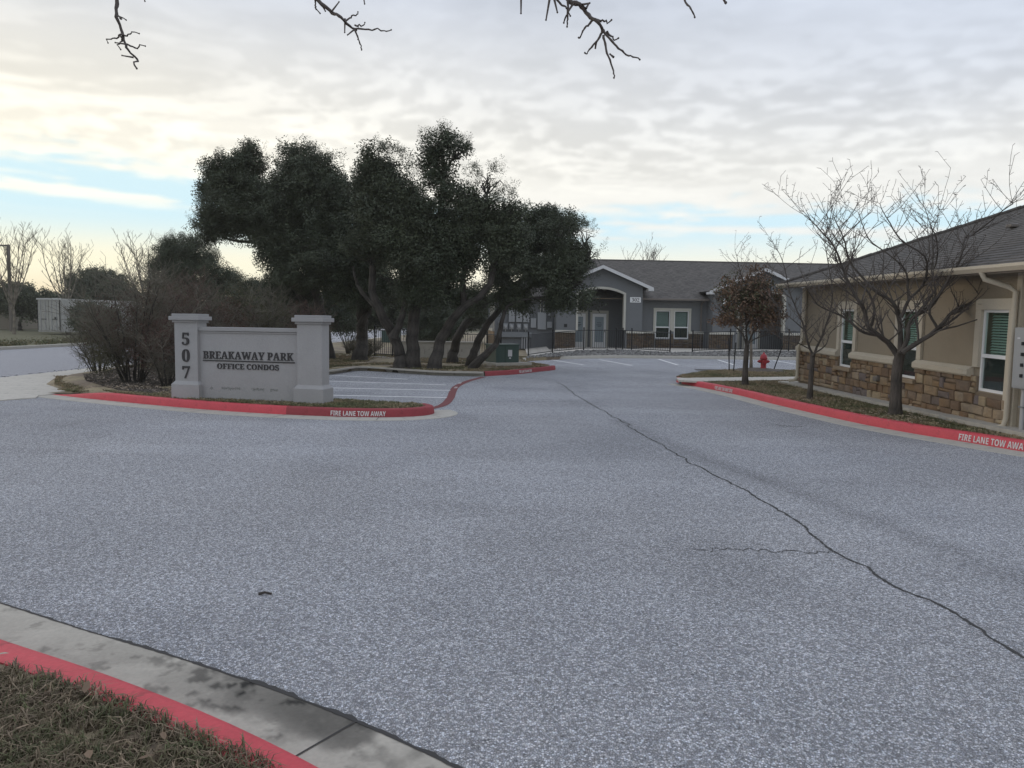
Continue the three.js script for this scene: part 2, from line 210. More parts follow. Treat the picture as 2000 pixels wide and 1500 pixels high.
// ================================================================ THE GROUND
struct('ground', slab([[-400, 60], [400, 60], [400, -500], [-400, -500]], -0.06), M.field, 'open ground reaching to the horizon');
{ // driveway: one sheet, dense near the camera so that its stains follow the photograph
  const xs = [], zs = []; for (let x = -14; x <= 34; x += (x > -7 && x < 9) ? 0.16 : 1) xs.push(x); for (let z = 8; z >= -44; z -= (z < 0 && z > -24) ? 0.16 : 1) zs.push(z);
  const pos = [], col = [], uv = [], idx = [];
  const dist = (x, z, L) => { let b = 9; for (let k = 0; k + 1 < L.length; k++) { const [ax, az] = L[k], [cx, cz] = L[k + 1], t = clamp(((x - ax) * (cx - ax) + (z - az) * (cz - az)) / ((cx - ax) ** 2 + (cz - az) ** 2)); b = Math.min(b, Math.hypot(x - ax - t * (cx - ax), z - az - t * (cz - az))); } return b; };
  const streak = [[1.9, -13.6], [2.21, -11.27], [2.55, -9.42], [3.0, -7.73], [3.21, -6.72], [3.37, -5.8], [3.5, -5.1], [3.7, -4]];
  const arc = [[4.6, -13.2], [4.9, -11.6], [4.7, -10.2], [4.1, -9.4], [3.4, -9.1]];
  for (const z of zs) for (const x of xs) {
    let l = 1.0 + 0.22 * (fbm(x * 0.35 + 5, z * 0.22, 4, 201) - 0.5) + 0.16 * (fbm(x * 1.3, z * 1.0, 3, 207) - 0.5);
    l *= 1 - 0.22 * Math.exp(-((dist(x, z, streak) / 0.16) ** 2)) * (0.6 + 0.8 * fbm(x * 2, z * 2, 2, 209));
    l *= 1 - 0.10 * Math.exp(-((dist(x, z, arc) / 0.1) ** 2));
    l *= 1 - 0.12 * ss(0.55, 0.75, fbm(x * 0.6 + 20, z * 0.5 + 3, 4, 215));
    l *= 1 + 0.10 * ss(0.5, 0.7, fbm(x * 0.25 - 7, z * 0.8 + 13, 3, 219));
    const pale = fbm(x * 0.5, z * 0.5 + 40, 3, 223); pos.push(x, 0, z); col.push(l * (1 - 0.02 * pale), l * 0.995, l * (1.0 + 0.03 * pale)); uv.push(x / 2.6, z / 2.6);
  }
  const nx = xs.length; for (let j = 0; j + 1 < zs.length; j++) for (let i = 0; i + 1 < nx; i++) { const a = j * nx + i; idx.push(a, a + 1, a + nx, a + 1, a + nx + 1, a + nx); }
  const g = new THREE.BufferGeometry(); g.setAttribute('position', new THREE.Float32BufferAttribute(pos, 3)); g.setAttribute('color', new THREE.Float32BufferAttribute(col, 3)); g.setAttribute('uv', new THREE.Float32BufferAttribute(uv, 2)); g.setIndex(idx); g.computeVertexNormals();
  const road = struct('driveway', g, M.asphalt, 'pale weathered asphalt driveway with exposed chips and cracks');
  const ribbon = (pts, w, seed) => { const r = rng(seed), n = Math.round(pts.length * 80), P = curve(pts, n), b = new B(); let pr = null; P.forEach((p, k) => { const o = offsetAt(P, k), j = (fbm(k * 0.07, seed, 5, seed) - 0.5) * 0.15 + (r() - 0.5) * 0.006, ww = w * (0.35 + 1.1 * r()) * Math.min(1, (P.length - k) / 30, (k + 1) / 30) + 0.002; const c = [p.x + o.x * j, p.z + o.z * j]; const A = [c[0] - o.x * ww / 2, 0.0035, c[1] - o.z * ww / 2], C = [c[0] + o.x * ww / 2, 0.0035, c[1] + o.z * ww / 2]; if (pr) b.poly([pr[0], pr[1], C, A]); pr = [A, C]; }); return b; };
  part(road, 'crack', ribbon([[1.28, -22.59], [1.47, -19.98], [1.6, -16.96], [1.89, -14.02], [2.2, -9.83], [2.47, -7.26], [2.52, -5.57], [2.64, -4.51], [2.7, -3.89], [2.85, -2.5], [2.9, 0]], 0.02, 5), M.crack);
  part(road, 'crack', ribbon([[1.6, -16.96], [0.6, -16.6], [-0.3, -16.5], [-0.9, -16.6]], 0.016, 8), M.crack);
  part(road, 'crack', ribbon([[2.5, -5.75], [2.2, -5.7], [1.7, -5.75], [1.35, -5.7]], 0.012, 9), M.crack);
  part(road, 'crack', ribbon([[4.55, -13.3], [4.75, -13.1], [5.05, -13.05]], 0.03, 12), M.crack);
  part(road, 'crack', ribbon([[4.66, -22.6], [3.2, -23.2], [1.6, -23.4]], 0.03, 14), M.crack);
  const sheet = (pts, mat, nm, y) => part(road, nm, slab(pts, y), mat);
  for (const [a, b] of [[[-8.3, -25], [-3.08, -22.6]], [[-7.8, -22.1], [-1.8, -20.74]], [[-7.6, -19.6], [-1.53, -19.05]], [[-7.9, -17.7], [-1.46, -17.22]], [[1.85, -36.0], [2.97, -31.9]], [[4.2, -36.9], [5.0, -32.0]], [[7.3, -38.4], [7.1, -32.9]], [[10.3, -38.5], [9.74, -33.6]], [[13.2, -38.9], [12.9, -34.6]], [[16.2, -39], [16, -34.6]], [[19.2, -39.2], [19, -34.6]]]) {
    const dx = b[0] - a[0], dz = b[1] - a[1], l = Math.hypot(dx, dz), n = [-dz / l * 0.06, dx / l * 0.06]; sheet([[a[0] - n[0], a[1] - n[1]], [b[0] - n[0], b[1] - n[1]], [b[0] + n[0], b[1] + n[1]], [a[0] + n[0], a[1] + n[1]]], M.stripe, 'parking_line', 0.005);
  }
  // red band painted across the mouth of the parking bay
  const P = curve([[-1.62, -14.9], [-1.42, -15.6], [-1.38, -17.1], [-1.45, -18.8], [-1.47, -20.2], [-1.29, -22.1], [-0.9, -24.0]], 40); part(road, 'fire_lane_band', sweep(P, [[-0.09, 0.005], [0.09, 0.005]], 0, 40), M.redBand);
  for (const z of [-19.9, -21.4]) { const g2 = text('FIRE LANE', 0.075, 0.001, 'sans', 0.8); g2.rotateX(-Math.PI / 2); g2.rotateY(Math.PI / 2); g2.translate(-1.42, 0.008, z); part(road, 'painted_lettering', g2, M.letter); }
  part(road, 'drain_cover', slab([[7.0, -29.1], [8.8, -29.2], [8.9, -29.9], [7.1, -30.0]], 0.006), M.crack);
}
struct('street', slab([[-25.6, 30], [-14, 30], [-14, -300], [-25.6, -300]], -0.004, 0, 1 / 2.6), M.street, 'public street running away on the left');
struct('far_field', new B().poly([[-26, 0.12, 30], [-26, 0.12, -300], [-60, 0.75, -300], [-60, 0.75, 30]].reverse()).poly([[-60, 0.75, 30], [-60, 0.75, -300], [-200, 1.5, -300], [-200, 1.5, 30]].reverse()), M.field, 'grass verge beyond the street');
{ const far = part(scene, 'kerb', bx(-25.8, 0.06, -120, 0.4, 0.16, 300), M.concrete); tag(far, 'plain concrete kerb along the far side of the street', null, null, 'structure'); }
struct('pavement', slab([[-14, -6], [-14, -300], [-12.6, -300], [-12.6, -25], [-12.0, -20.9], [-11.2, -19.3], [-10.5, -18.5], [-9.65, -17.6], [-9.95, -16.9], [-10.1, -16.3], [-9.9, -15.9], [-10.3, -15.2], [-11.2, -14.7], [-12.4, -11], [-12.6, -7]], 0.02, 0.06), M.walk, 'pale concrete footpath and ramp at the street corner');
part(scene.getObjectByName('pavement'), 'leaf_debris', (() => { const b = new B(), r = rng(31); for (let k = 0; k < 420; k++) { const z = U(-9, -34, r), x = -14 + (r() - 0.5) * 0.34; const a = r() * 6.3, s = U(0.02, 0.07, r); b.poly([[x, 0.03, z], [x + s * Math.cos(a), 0.045, z + s * Math.sin(a)], [x + s * 1.1 * Math.cos(a + 0.5), 0.03, z + s * 1.1 * Math.sin(a + 0.5)]]); } return b; })(), M.crack, 'stuff');

// lawns and beds, raised behind their kerbs
const kerbSign = [[-10.17, -16.75], [-9.0, -16.05], [-7.53, -15.22], [-5.76, -14.32], [-4.65, -13.88], [-3.65, -13.61], [-2.71, -13.49], [-2.0, -13.57], [-1.56, -13.86], [-1.45, -14.25], [-1.62, -14.62]];
const lawnL = [[-9.35, -17.1], [-8.9, -16.5], [-8.25, -15.9], [-7.53, -15.37], [-5.76, -14.47], [-4.65, -14.03], [-3.65, -13.76], [-2.71, -13.64], [-2.05, -13.72], [-1.7, -13.95], [-1.62, -14.25], [-1.75, -14.5], [-3, -15.0], [-5.5, -15.8], [-7.9, -16.8], [-5.9, -24.4], [-5.3, -26.5], [-3.4, -25.35], [-2.3, -24.65], [-0.8, -24.6], [0.9, -27.2], [1.45, -28.2], [1.2, -29.4], [0.6, -31], [0.4, -34.2], [2.9, -37.4], [4.95, -38.8], [7, -39.2], [10.5, -39.4], [16, -39.8], [40, -41], [40, -120], [-12.6, -120], [-12.6, -25], [-12.0, -20.9], [-11.2, -19.3], [-10.5, -18.5], [-9.65, -17.6]];
struct('lawn', slab(lawnL, 0.14, 0.2, 1 / 3), M.soil, 'dry winter lawn and planting bed round the oaks and the sign');
{ const a = [[-8.2, -15.82], [-8.25, -15.9], [-8.9, -16.5], [-9.35, -17.1], [-9.65, -17.6], [-10.5, -18.5], [-11.2, -19.3], [-12.0, -20.9], [-12.6, -25], [-12.6, -70]], o = [[-8.1, -15.65, 0.14], [-8.4, -15.85, 0.13], [-9.05, -16.2, 0.10], [-9.65, -16.58, 0.04], [-10.1, -17.35, 0.024], [-10.85, -18.2, 0.022], [-11.6, -19.05, 0.022], [-12.45, -20.8, 0.022], [-13.05, -25, 0.022], [-13.05, -70, 0.022]], b = new B(); for (let k = 0; k + 1 < a.length; k++) { const q = [[a[k][0], 0.141, a[k][1]], [a[k + 1][0], 0.141, a[k + 1][1]], [o[k + 1][0], o[k + 1][2], o[k + 1][1]], [o[k][0], o[k][2], o[k][1]]], f = p => [p[0] / 3, p[2] / 3]; b.poly([q[0], q[1], q[2]], [q[0], q[1], q[2]].map(f)); b.poly([q[0], q[2], q[3]], [q[0], q[2], q[3]].map(f)); } b.poly([[-9.65, 0.04, -16.58], [-10.1, 0.024, -17.35], [-10.25, 0.022, -16.85]].reverse()); struct('bank', b, M.soil, 'earth bank sloping from the bed down to the footpath'); }
const mulchBed = [[-9.3, -17.4], [-10.4, -18.7], [-11.7, -20.9], [-12.2, -25], [-6.4, -25], [-8.1, -17.3], [-7.05, -16.3], [-6.9, -15.6], [-7.5, -15.8], [-8.5, -16.5]];
struct('mulch_bed', slab(mulchBed, 0.146), M.mulch, 'dark mulch under the shrubs beside and behind the sign');
const kerbR = [[4.95, -22.3], [5.3, -20.6], [5.58, -19.0], [5.77, -16.8], [6.0, -14.9], [6.24, -13.34], [6.57, -12.21], [6.84, -11.54], [7.2, -10.6], [8.0, -9.2], [9.5, -7.8], [12, -7]];
const lawnR = [[5.1, -22.2], [5.45, -20.6], [5.72, -19.0], [5.92, -16.8], [6.15, -14.9], [6.39, -13.34], [6.72, -12.21], [7.0, -11.54], [7.35, -10.7], [8.1, -9.35], [9.6, -8], [12, -7.2], [30, -7], [30, -33], [11, -27.5], [9.4, -27.75], [8.3, -27.9], [6.65, -26.4], [5.36, -24.2], [5.0, -23.2]];
struct('lawn', slab(lawnR, 0.14, 0.2, 1 / 3), M.soil, 'dry grass island in front of the tan building');
struct('footpath', slab([[4.7, -21.6], [4.85, -22.6], [8.9, -23.9], [9, -24.6], [12, -24.6], [12, -22.5], [8.4, -22.5], [5.3, -21.3]], 0.162, 0.05), M.walk, 'narrow concrete path crossing the grass island');
struct('mulch_ring', (() => { const b = new B(); b.lathe([[0.95, 0], [0.7, 0.06], [0.3, 0.1], [0.01, 0.11]].map(([r, h]) => [r, h]), 8.7, 0.14, -27.1, 24); return b; })(), M.mulch, 'mound of dark mulch round the hydrant');
const verge = [[-3.0, -3.72], [-2.4, -3.4], [-1.64, -3.05], [-0.9, -2.62], [-0.4, -2.2], [0.2, -1.5], [0.7, -0.5], [1.0, 1], [1.0, 9], [-14, 9], [-14, -6.2], [-10, -5.7], [-6, -4.95], [-3.9, -4.2]];
struct('verge', slab(verge, 0.14, 0.2, 1 / 3), M.soil, 'patchy grass verge in the near corner');
struct('foundation_strip', slab([[7.4, -21.3], [7.9, -21.3], [7.9, -11], [7.5, -11]], 0.2, 0.1), M.concrete, 'low concrete strip at the foot of the stone wall');

// kerbs: cast in lengths with open joints; the red paint is a coat on the whole casting
const KP = [[-0.17, 0.1], [-0.17, 0.148], [-0.05, 0.152], [-0.02, 0.145], [-0.004, 0.125], [0.012, 0.0]].reverse(), KG = [[0.46, -0.02], [0.45, 0.008], [0.012, 0.006]];
function stained(P, side, a, b) {   // wet dirt tracked over the concrete, finely gridded so that its outline shows
  const pos = [], col = [], uv = [], idx = [], nu = (b - a) * 8, nv = 24; for (let i = 0; i <= nu; i++) { const f = a + i / 8, k = Math.min(P.length - 2, Math.floor(f)), t = f - k, c = P[k].clone().lerp(P[k + 1], t), o = offsetAt(P, k).lerp(offsetAt(P, k + 1), t).normalize(); for (let j = 0; j <= nv; j++) { const w = 0.012 + 0.44 * j / nv, x = c.x + o.x * w * side, z = c.z + o.z * w * side; const n1 = fbm(x * 3.2, z * 3.2, 5, 501), n2 = fbm(x * 14, z * 14, 4, 505), d = Math.exp(-(((x + 0.85) / 0.55) ** 2)) * ss(0.1, 0.34, w), d2 = Math.exp(-(((x + 0.1) / 0.4) ** 2)); let q = 1 - 0.72 * ss(0.42, 0.62, n1 * 0.5 + n2 * 0.3 + d * 0.28) * d - 0.3 * ss(0.5, 0.62, n2) * d2 - 0.16 * ss(0.52, 0.66, n1) - 0.35 * ss(0.6, 0.68, n2) * ss(0.5, 0.6, n1); pos.push(x, 0.008, z); col.push(q, q * 0.985, q * 0.96); uv.push(x, z); } } for (let i = 0; i < nu; i++) for (let j = 0; j < nv; j++) { const s = i * (nv + 1) + j, e = s + nv + 1; if (side > 0) idx.push(s, s + 1, e, s + 1, e + 1, e); else idx.push(s, e, s + 1, s + 1, e, e + 1); }
  const g = new THREE.BufferGeometry(); g.setAttribute('position', new THREE.Float32BufferAttribute(pos, 3)); g.setAttribute('color', new THREE.Float32BufferAttribute(col, 3)); g.setAttribute('uv', new THREE.Float32BufferAttribute(uv, 2)); g.setIndex(idx); g.computeVertexNormals(); return g;
}
function kerb(label, pts, n, side, mats, o = {}) {
  const root = tag(new THREE.Group(), label, null, null, 'structure'); root.name = numbered('kerb'); scene.add(root);
  const P = curve(pts, n), f = p => p.map(([a, b]) => [a * side, b]), pr = side > 0 ? f(KP) : f(KP).reverse(), pg = side > 0 ? f(KG) : f(KG).reverse(), step = o.step || 12, lift = o.lift || (() => 1);
  for (let a = 0; a < n; a += step) { const b = Math.min(n, a + step); part(root, 'kerb_length', sweep(P, pr, a, b, k => lift(k / n)), mats(a / n)); if (!o.noGutter) part(root, 'gutter', o.stain ? stained(P, side, a, b) : sweep(P, pg, a, b), o.stain ? M.concreteV : M.concrete); if (a && !o.noGutter) { const q = offsetAt(P, a).multiplyScalar(side), t = new THREE.Vector3(q.z, 0, -q.x).multiplyScalar(0.005); const c = P[a]; const e = (u, y, s) => [c.x + q.x * u + t.x * s, y, c.z + q.z * u + t.z * s]; part(root, 'joint', new B().poly([e(0.02, 0.011, 1), e(0.45, 0.012, 1), e(0.45, 0.012, -1), e(0.02, 0.011, -1)]), M.crack); } }
  root.userData.path = null; return { root, P, side };
}
function lettering(k, str, s0, size, wide, y0 = 0.03, dir = 1) {   // stencilled on the kerb's road face
  const g = text(str, size, 0.0005, 'sans', wide); g.computeBoundingBox(); const w = g.boundingBox.max.x * 2, p = g.attributes.position; const L = [0]; for (let q = 1; q < k.P.length; q++) L.push(L[q - 1] + k.P[q].distanceTo(k.P[q - 1]));
  for (let q = 0; q < p.count; q++) { let s = s0 + dir * (p.getX(q) + w / 2), v = p.getY(q), j = 0; while (j < L.length - 2 && L[j + 1] < s) j++; const t = (s - L[j]) / (L[j + 1] - L[j]), c = k.P[j].clone().lerp(k.P[j + 1], t), o0 = offsetAt(k.P, j), o = o0.lerp(offsetAt(k.P, j + 1), clamp(t)).normalize(); const u = clamp((y0 + v) / 0.125), off = (mix(0.012, -0.004, u) + 0.004 + p.getZ(q)) * k.side; p.setXYZ(q, c.x + o.x * off, y0 + v, c.z + o.z * off); }
  g.computeVertexNormals(); return part(k.root, 'painted_lettering', g, M.letter);
}
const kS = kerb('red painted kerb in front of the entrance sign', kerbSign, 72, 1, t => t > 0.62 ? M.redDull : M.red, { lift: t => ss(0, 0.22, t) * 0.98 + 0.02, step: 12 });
lettering(kS, 'FIRE LANE TOW AWAY', 7.72, 0.085, 0.8, 0.025);
const kR = kerb('red painted kerb in front of the tan building', kerbR, 96, 1, () => M.red, { step: 16 });
lettering(kR, 'FIRE LANE TOW AWAY ZONE', 10.9, 0.095, 0.78, 0.025); lettering(kR, 'FIRE LANE TOW AWAY ZONE', 2.1, 0.09, 0.62, 0.03);
kerb('short red kerb stub at the tip of the grass island', [[5.36, -24.0], [5.1, -23.5], [4.95, -23.0], [4.98, -22.75]], 8, 1, () => M.red, { step: 8, noGutter: true });
kerb('plain concrete kerb at the back of the parking bay', [[-7.6, -18.2], [-5.8, -24.2], [-5.2, -26.3], [-3.35, -25.15], [-2.3, -24.45], [-0.9, -24.35]], 40, -1, () => M.concrete, { noGutter: true });
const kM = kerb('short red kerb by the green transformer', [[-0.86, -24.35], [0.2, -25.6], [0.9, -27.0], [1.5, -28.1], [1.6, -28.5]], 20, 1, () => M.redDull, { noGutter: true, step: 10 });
lettering(kM, 'FIRE LANE TOW AWAY ZONE', 1.7, 0.085, 0.62, 0.035);
kerb('plain concrete kerb along the gravel bed', [[1.3, -29.4], [0.65, -31], [0.5, -34.2], [2.9, -37.2], [5, -38.6], [7, -39], [10.5, -39.2], [16, -39.6], [30, -40.5]], 48, 1, () => M.concrete, { noGutter: true });
const nearK = kerb('red painted kerb round the near grass verge', [[-14, -6.5], [-10, -6.0], [-6, -5.1], [-3.9, -4.35], [-2.42, -3.6], [-1.71, -3.24], [-0.96, -2.8], [-0.3, -2.3], [0.4, -1.55], [0.9, -0.5], [1.2, 1], [1.2, 8]], 132, -1, () => M.red, { step: 24, stain: true });
{ const b = new B(), r = rng(77), P = curve(nearK.P.map(p => [p.x, p.z]), 900); let pr = null; P.forEach((p, k) => { const o = offsetAt(P, k), w = 0.004 + 0.02 * ss(0.35, 0.75, fbm(k * 0.16, 1, 4, 61)) * (0.3 + r()), a = [p.x - o.x * (0.447 - 0.006 * r()), 0.0105, p.z - o.z * (0.447 - 0.006 * r())], c = [p.x - o.x * (0.45 + w), 0.0105, p.z - o.z * (0.45 + w)]; if (pr) b.poly([pr[0], pr[1], c, a].reverse()); pr = [a, c]; }); part(nearK.root, 'tar_seam', b, M.crack); }
tag(part(scene, 'fallen_twig', new B().tube([[-1.55, 0.008, -4.63], [-1.515, 0.013, -4.645], [-1.47, 0.009, -4.635]], 0.009, 0.006, 6), M.bark), 'short dark stick lying on the asphalt', 'twig');

// ================================================================ ENTRANCE SIGN
{
  const s = thing('entrance_sign', 'grey stucco monument sign with two capped pillars and the number 507', 'sign', [-6.3, 0.13, -15.05], -0.23);
  const pillar = (x, w) => { part(s, 'pillar', bx(x, 0.8, 0, w, 1.6, 0.30), M.signStucco);
    const base = new B(), a = w / 2 + 0.055, d = 0.15 + 0.055; base.bb(x - a, x + a, -0.12, 0.29, -d, d); const t = [[-a, -d], [a, -d], [a, d], [-a, d]], u = [[-w / 2, -0.15], [w / 2, -0.15], [w / 2, 0.15], [-w / 2, 0.15]]; for (let k = 0; k < 4; k++) { const n = (k + 1) % 4; base.poly([[x + t[n][0], 0.29, t[n][1]], [x + t[k][0], 0.29, t[k][1]], [x + u[k][0], 0.36, u[k][1]], [x + u[n][0], 0.36, u[n][1]]]); } part(s, 'pillar_base', base, M.signStucco);
    const cap = part(s, 'pillar_cap', new RoundedBoxGeometry(w + 0.15, 0.075, 0.45, 2, 0.008).translate(x, 1.575, 0), M.signStucco); part(cap, 'cap_step', new RoundedBoxGeometry(w + 0.06, 0.045, 0.36, 2, 0.006).translate(x, 1.515, 0), M.signStucco); part(cap, 'cap_step', new RoundedBoxGeometry(w + 0.07, 0.05, 0.37, 2, 0.006).translate(x, 1.637, 0), M.signStucco); };
  pillar(0, 0.5); pillar(2.62, 0.5);
  part(s, 'panel', bx(1.31, 0.61, -0.01, 2.12, 1.46, 0.17), M.signStucco);
  part(s, 'panel_cap', new RoundedBoxGeometry(2.12, 0.075, 0.25, 2, 0.006).translate(1.31, 1.375, -0.01), M.signStucco); part(s, 'panel_moulding', new RoundedBoxGeometry(2.12, 0.03, 0.21, 2, 0.005).translate(1.31, 1.315, -0.01), M.signStucco);
  ['5', '0', '7'].forEach((c, k) => { const g = text(c, 0.24, 0.02); g.translate(0.0, 1.06 - k * 0.325, 0.152); part(s, 'house_number', g, M.signLetter); });
  const put = (str, size, width, y) => { const g = text(str, size, 0.016); g.scale(width / textWidth(g), 1, 1); g.translate(1.29, y, 0.0755); part(s, 'sign_lettering', g, M.signLetter); };
  put('BREAKAWAY PARK', 0.148, 1.93, 0.80); part(s, 'rule_line', bx(1.3, 0.765, 0.083, 1.96, 0.022, 0.014), M.signLetter); put('OFFICE CONDOS', 0.104, 1.32, 0.612);
  const st = new B(), r = rng(5); for (let k = 0; k < 700; k++) { const x = 0.45 + 1.72 * r(), y = 0.235 + (r() + r() - 1) * 0.035, w = U(0.002, 0.007, r), h = U(0.004, 0.018, r); if (fbm(x * 5, 1, 3, 6) < 0.42) continue; st.poly([[x - w, y, 0.0762], [x, y - h, 0.0762], [x + w, y, 0.0762], [x, y + h * 0.7, 0.0762]]); } part(s, 'mildew_marks', st, M.mildew, 'stuff');
}

// ================================================================ TAN BUILDING
function windowPart(parent, x0, x1, y0, y1, z, split, blind = M.blind) {   // on a wall facing +z in local axes
  const f = new B(), t = 0.045; f.bb(x0, x0 + t, y0, y1, z, z + 0.05); f.bb(x1 - t, x1, y0, y1, z, z + 0.05); f.bb(x0 + t, x1 - t, y1 - t, y1, z, z + 0.05); f.bb(x0 + t, x1 - t, y0, y0 + t, z, z + 0.05); f.bb(x0 + t, x1 - t, split - 0.03, split + 0.03, z + 0.002, z + 0.06);
  const w = part(parent, 'window', f, M.white);
  part(w, 'pane', new B().poly([[x0 + t, split + 0.03, z + 0.03], [x1 - t, split + 0.03, z + 0.03], [x1 - t, y1 - t, z + 0.03], [x0 + t, y1 - t, z + 0.03]]), M.glass);
  part(w, 'pane', new B().poly([[x0 + t, y0 + t, z + 0.02], [x1 - t, y0 + t, z + 0.02], [x1 - t, split - 0.03, z + 0.02], [x0 + t, split - 0.03, z + 0.02]]), M.glass);
  const bl = new B(); for (let y = y0 + 0.06; y < y1 - 0.06; y += 0.045) bl.poly([[x0 + t + 0.02, y, z - 0.05], [x1 - t - 0.02, y, z - 0.05], [x1 - t - 0.02, y + 0.03, z - 0.085], [x0 + t + 0.02, y + 0.03, z - 0.085]]); part(w, 'blind', bl, blind);
  part(w, 'insect_screen', bx((x0 + x1) / 2, (y0 + split) / 2 - 0.01, z + 0.006, x1 - x0 - 2 * t, split - y0 - t - 0.03, 0.004), new THREE.MeshStandardMaterial({ color: lin(0.03, 0.035, 0.036), roughness: 0.9, transparent: true, opacity: 0.72 }));
  const rv = new B(); rv.bb(x0 - 0.01, x1 + 0.01, y0 - 0.01, y1 + 0.01, z - 0.26, z - 0.24); part(w, 'room_beyond', rv, M.dark); return w;
}
function stoneWall(parent, x0, x1, y0, y1, z, seed, holes, opt = {}) {   // irregular ashlar, each stone its own block
  const r = rng(seed), S = [], H = opt.h || 0.17; let y = y0; const occ = (a, b, c, d) => holes.some(h => a < h[1] - 0.02 && b > h[0] + 0.02 && c < h[3] - 0.02 && d > h[2] + 0.02);
  while (y < y1 - 0.04) { let h = Math.min(U(H * 0.7, H * 1.5, r), y1 - y); if (y1 - y - h < 0.07) h = y1 - y; let x = x0; while (x < x1 - 0.01) { let w = Math.min(U(H * 0.6, H * 2.4, r), x1 - x); if (x1 - x - w < 0.1) w = x1 - x; const put = (a, b, c, d) => { for (const q of holes) if (a < q[1] && b > q[0] && c < q[3] && d > q[2]) { if (q[0] - a > 0.08) b = Math.min(b, q[0]); else if (b - q[1] > 0.08) a = Math.max(a, q[1]); else if (q[2] - c > 0.05) d = Math.min(d, q[2]); else return; } if (b - a > 0.04 && d - c > 0.03) S.push([a, b, c, d]); }; if (h > H * 1.0 && r() < 0.42) { const m = y + h * U(0.35, 0.65, r); put(x, x + w, y, m); put(x, x + w, m, y + h); } else put(x, x + w, y, y + h); x += w; } y += h; }
  const geos = []; for (const [a, b, c, d] of S) {
    const g = 0.007, j = () => U(-0.012, 0.012, r), D = U(0.02, 0.06, r), f = U(0.008, 0.016, r), A = [[a + g + j(), c + g + j()], [b - g + j(), c + g + j()], [b - g + j(), d - g + j()], [a + g + j(), d - g + j()]]; const m = new B(), I = A.map(([x, yy], k) => [x + (k % 3 ? -f : f), yy + (k < 2 ? f : -f), z + D + j() * 0.5]), O = A.map(([x, yy]) => [x, yy, z + D - 0.012]), K = A.map(([x, yy]) => [x, yy, z - 0.01]); const cx = (a + b) / 2 + j(), cy = (c + d) / 2, ctr = [cx, cy, z + D + U(0.002, 0.012, r)]; const du = r() * 3, dv = r() * 3, uvf = q => [q[0] * 1.2 + du, q[1] * 1.2 + dv];
    for (let k = 0; k < 4; k++) { const n = (k + 1) % 4; m.poly([I[k], I[n], ctr], [I[k], I[n], ctr].map(uvf)); m.poly([O[k], O[n], I[n], I[k]], [O[k], O[n], I[n], I[k]].map(uvf)); m.poly([K[k], K[n], O[n], O[k]]); }
    if (opt.merged) geos.push([m.geo(), Math.floor(r() * STONES.length)]); else part(parent, 'stone', m, STONES[Math.floor(r() * STONES.length)]);
  }
  if (opt.merged) STONESD.forEach((mt, k) => { const L = geos.filter(q => q[1] === k).map(q => q[0]); if (L.length) part(parent, 'stone_facing', mergeGeometries(L), mt, 'stuff'); });
}
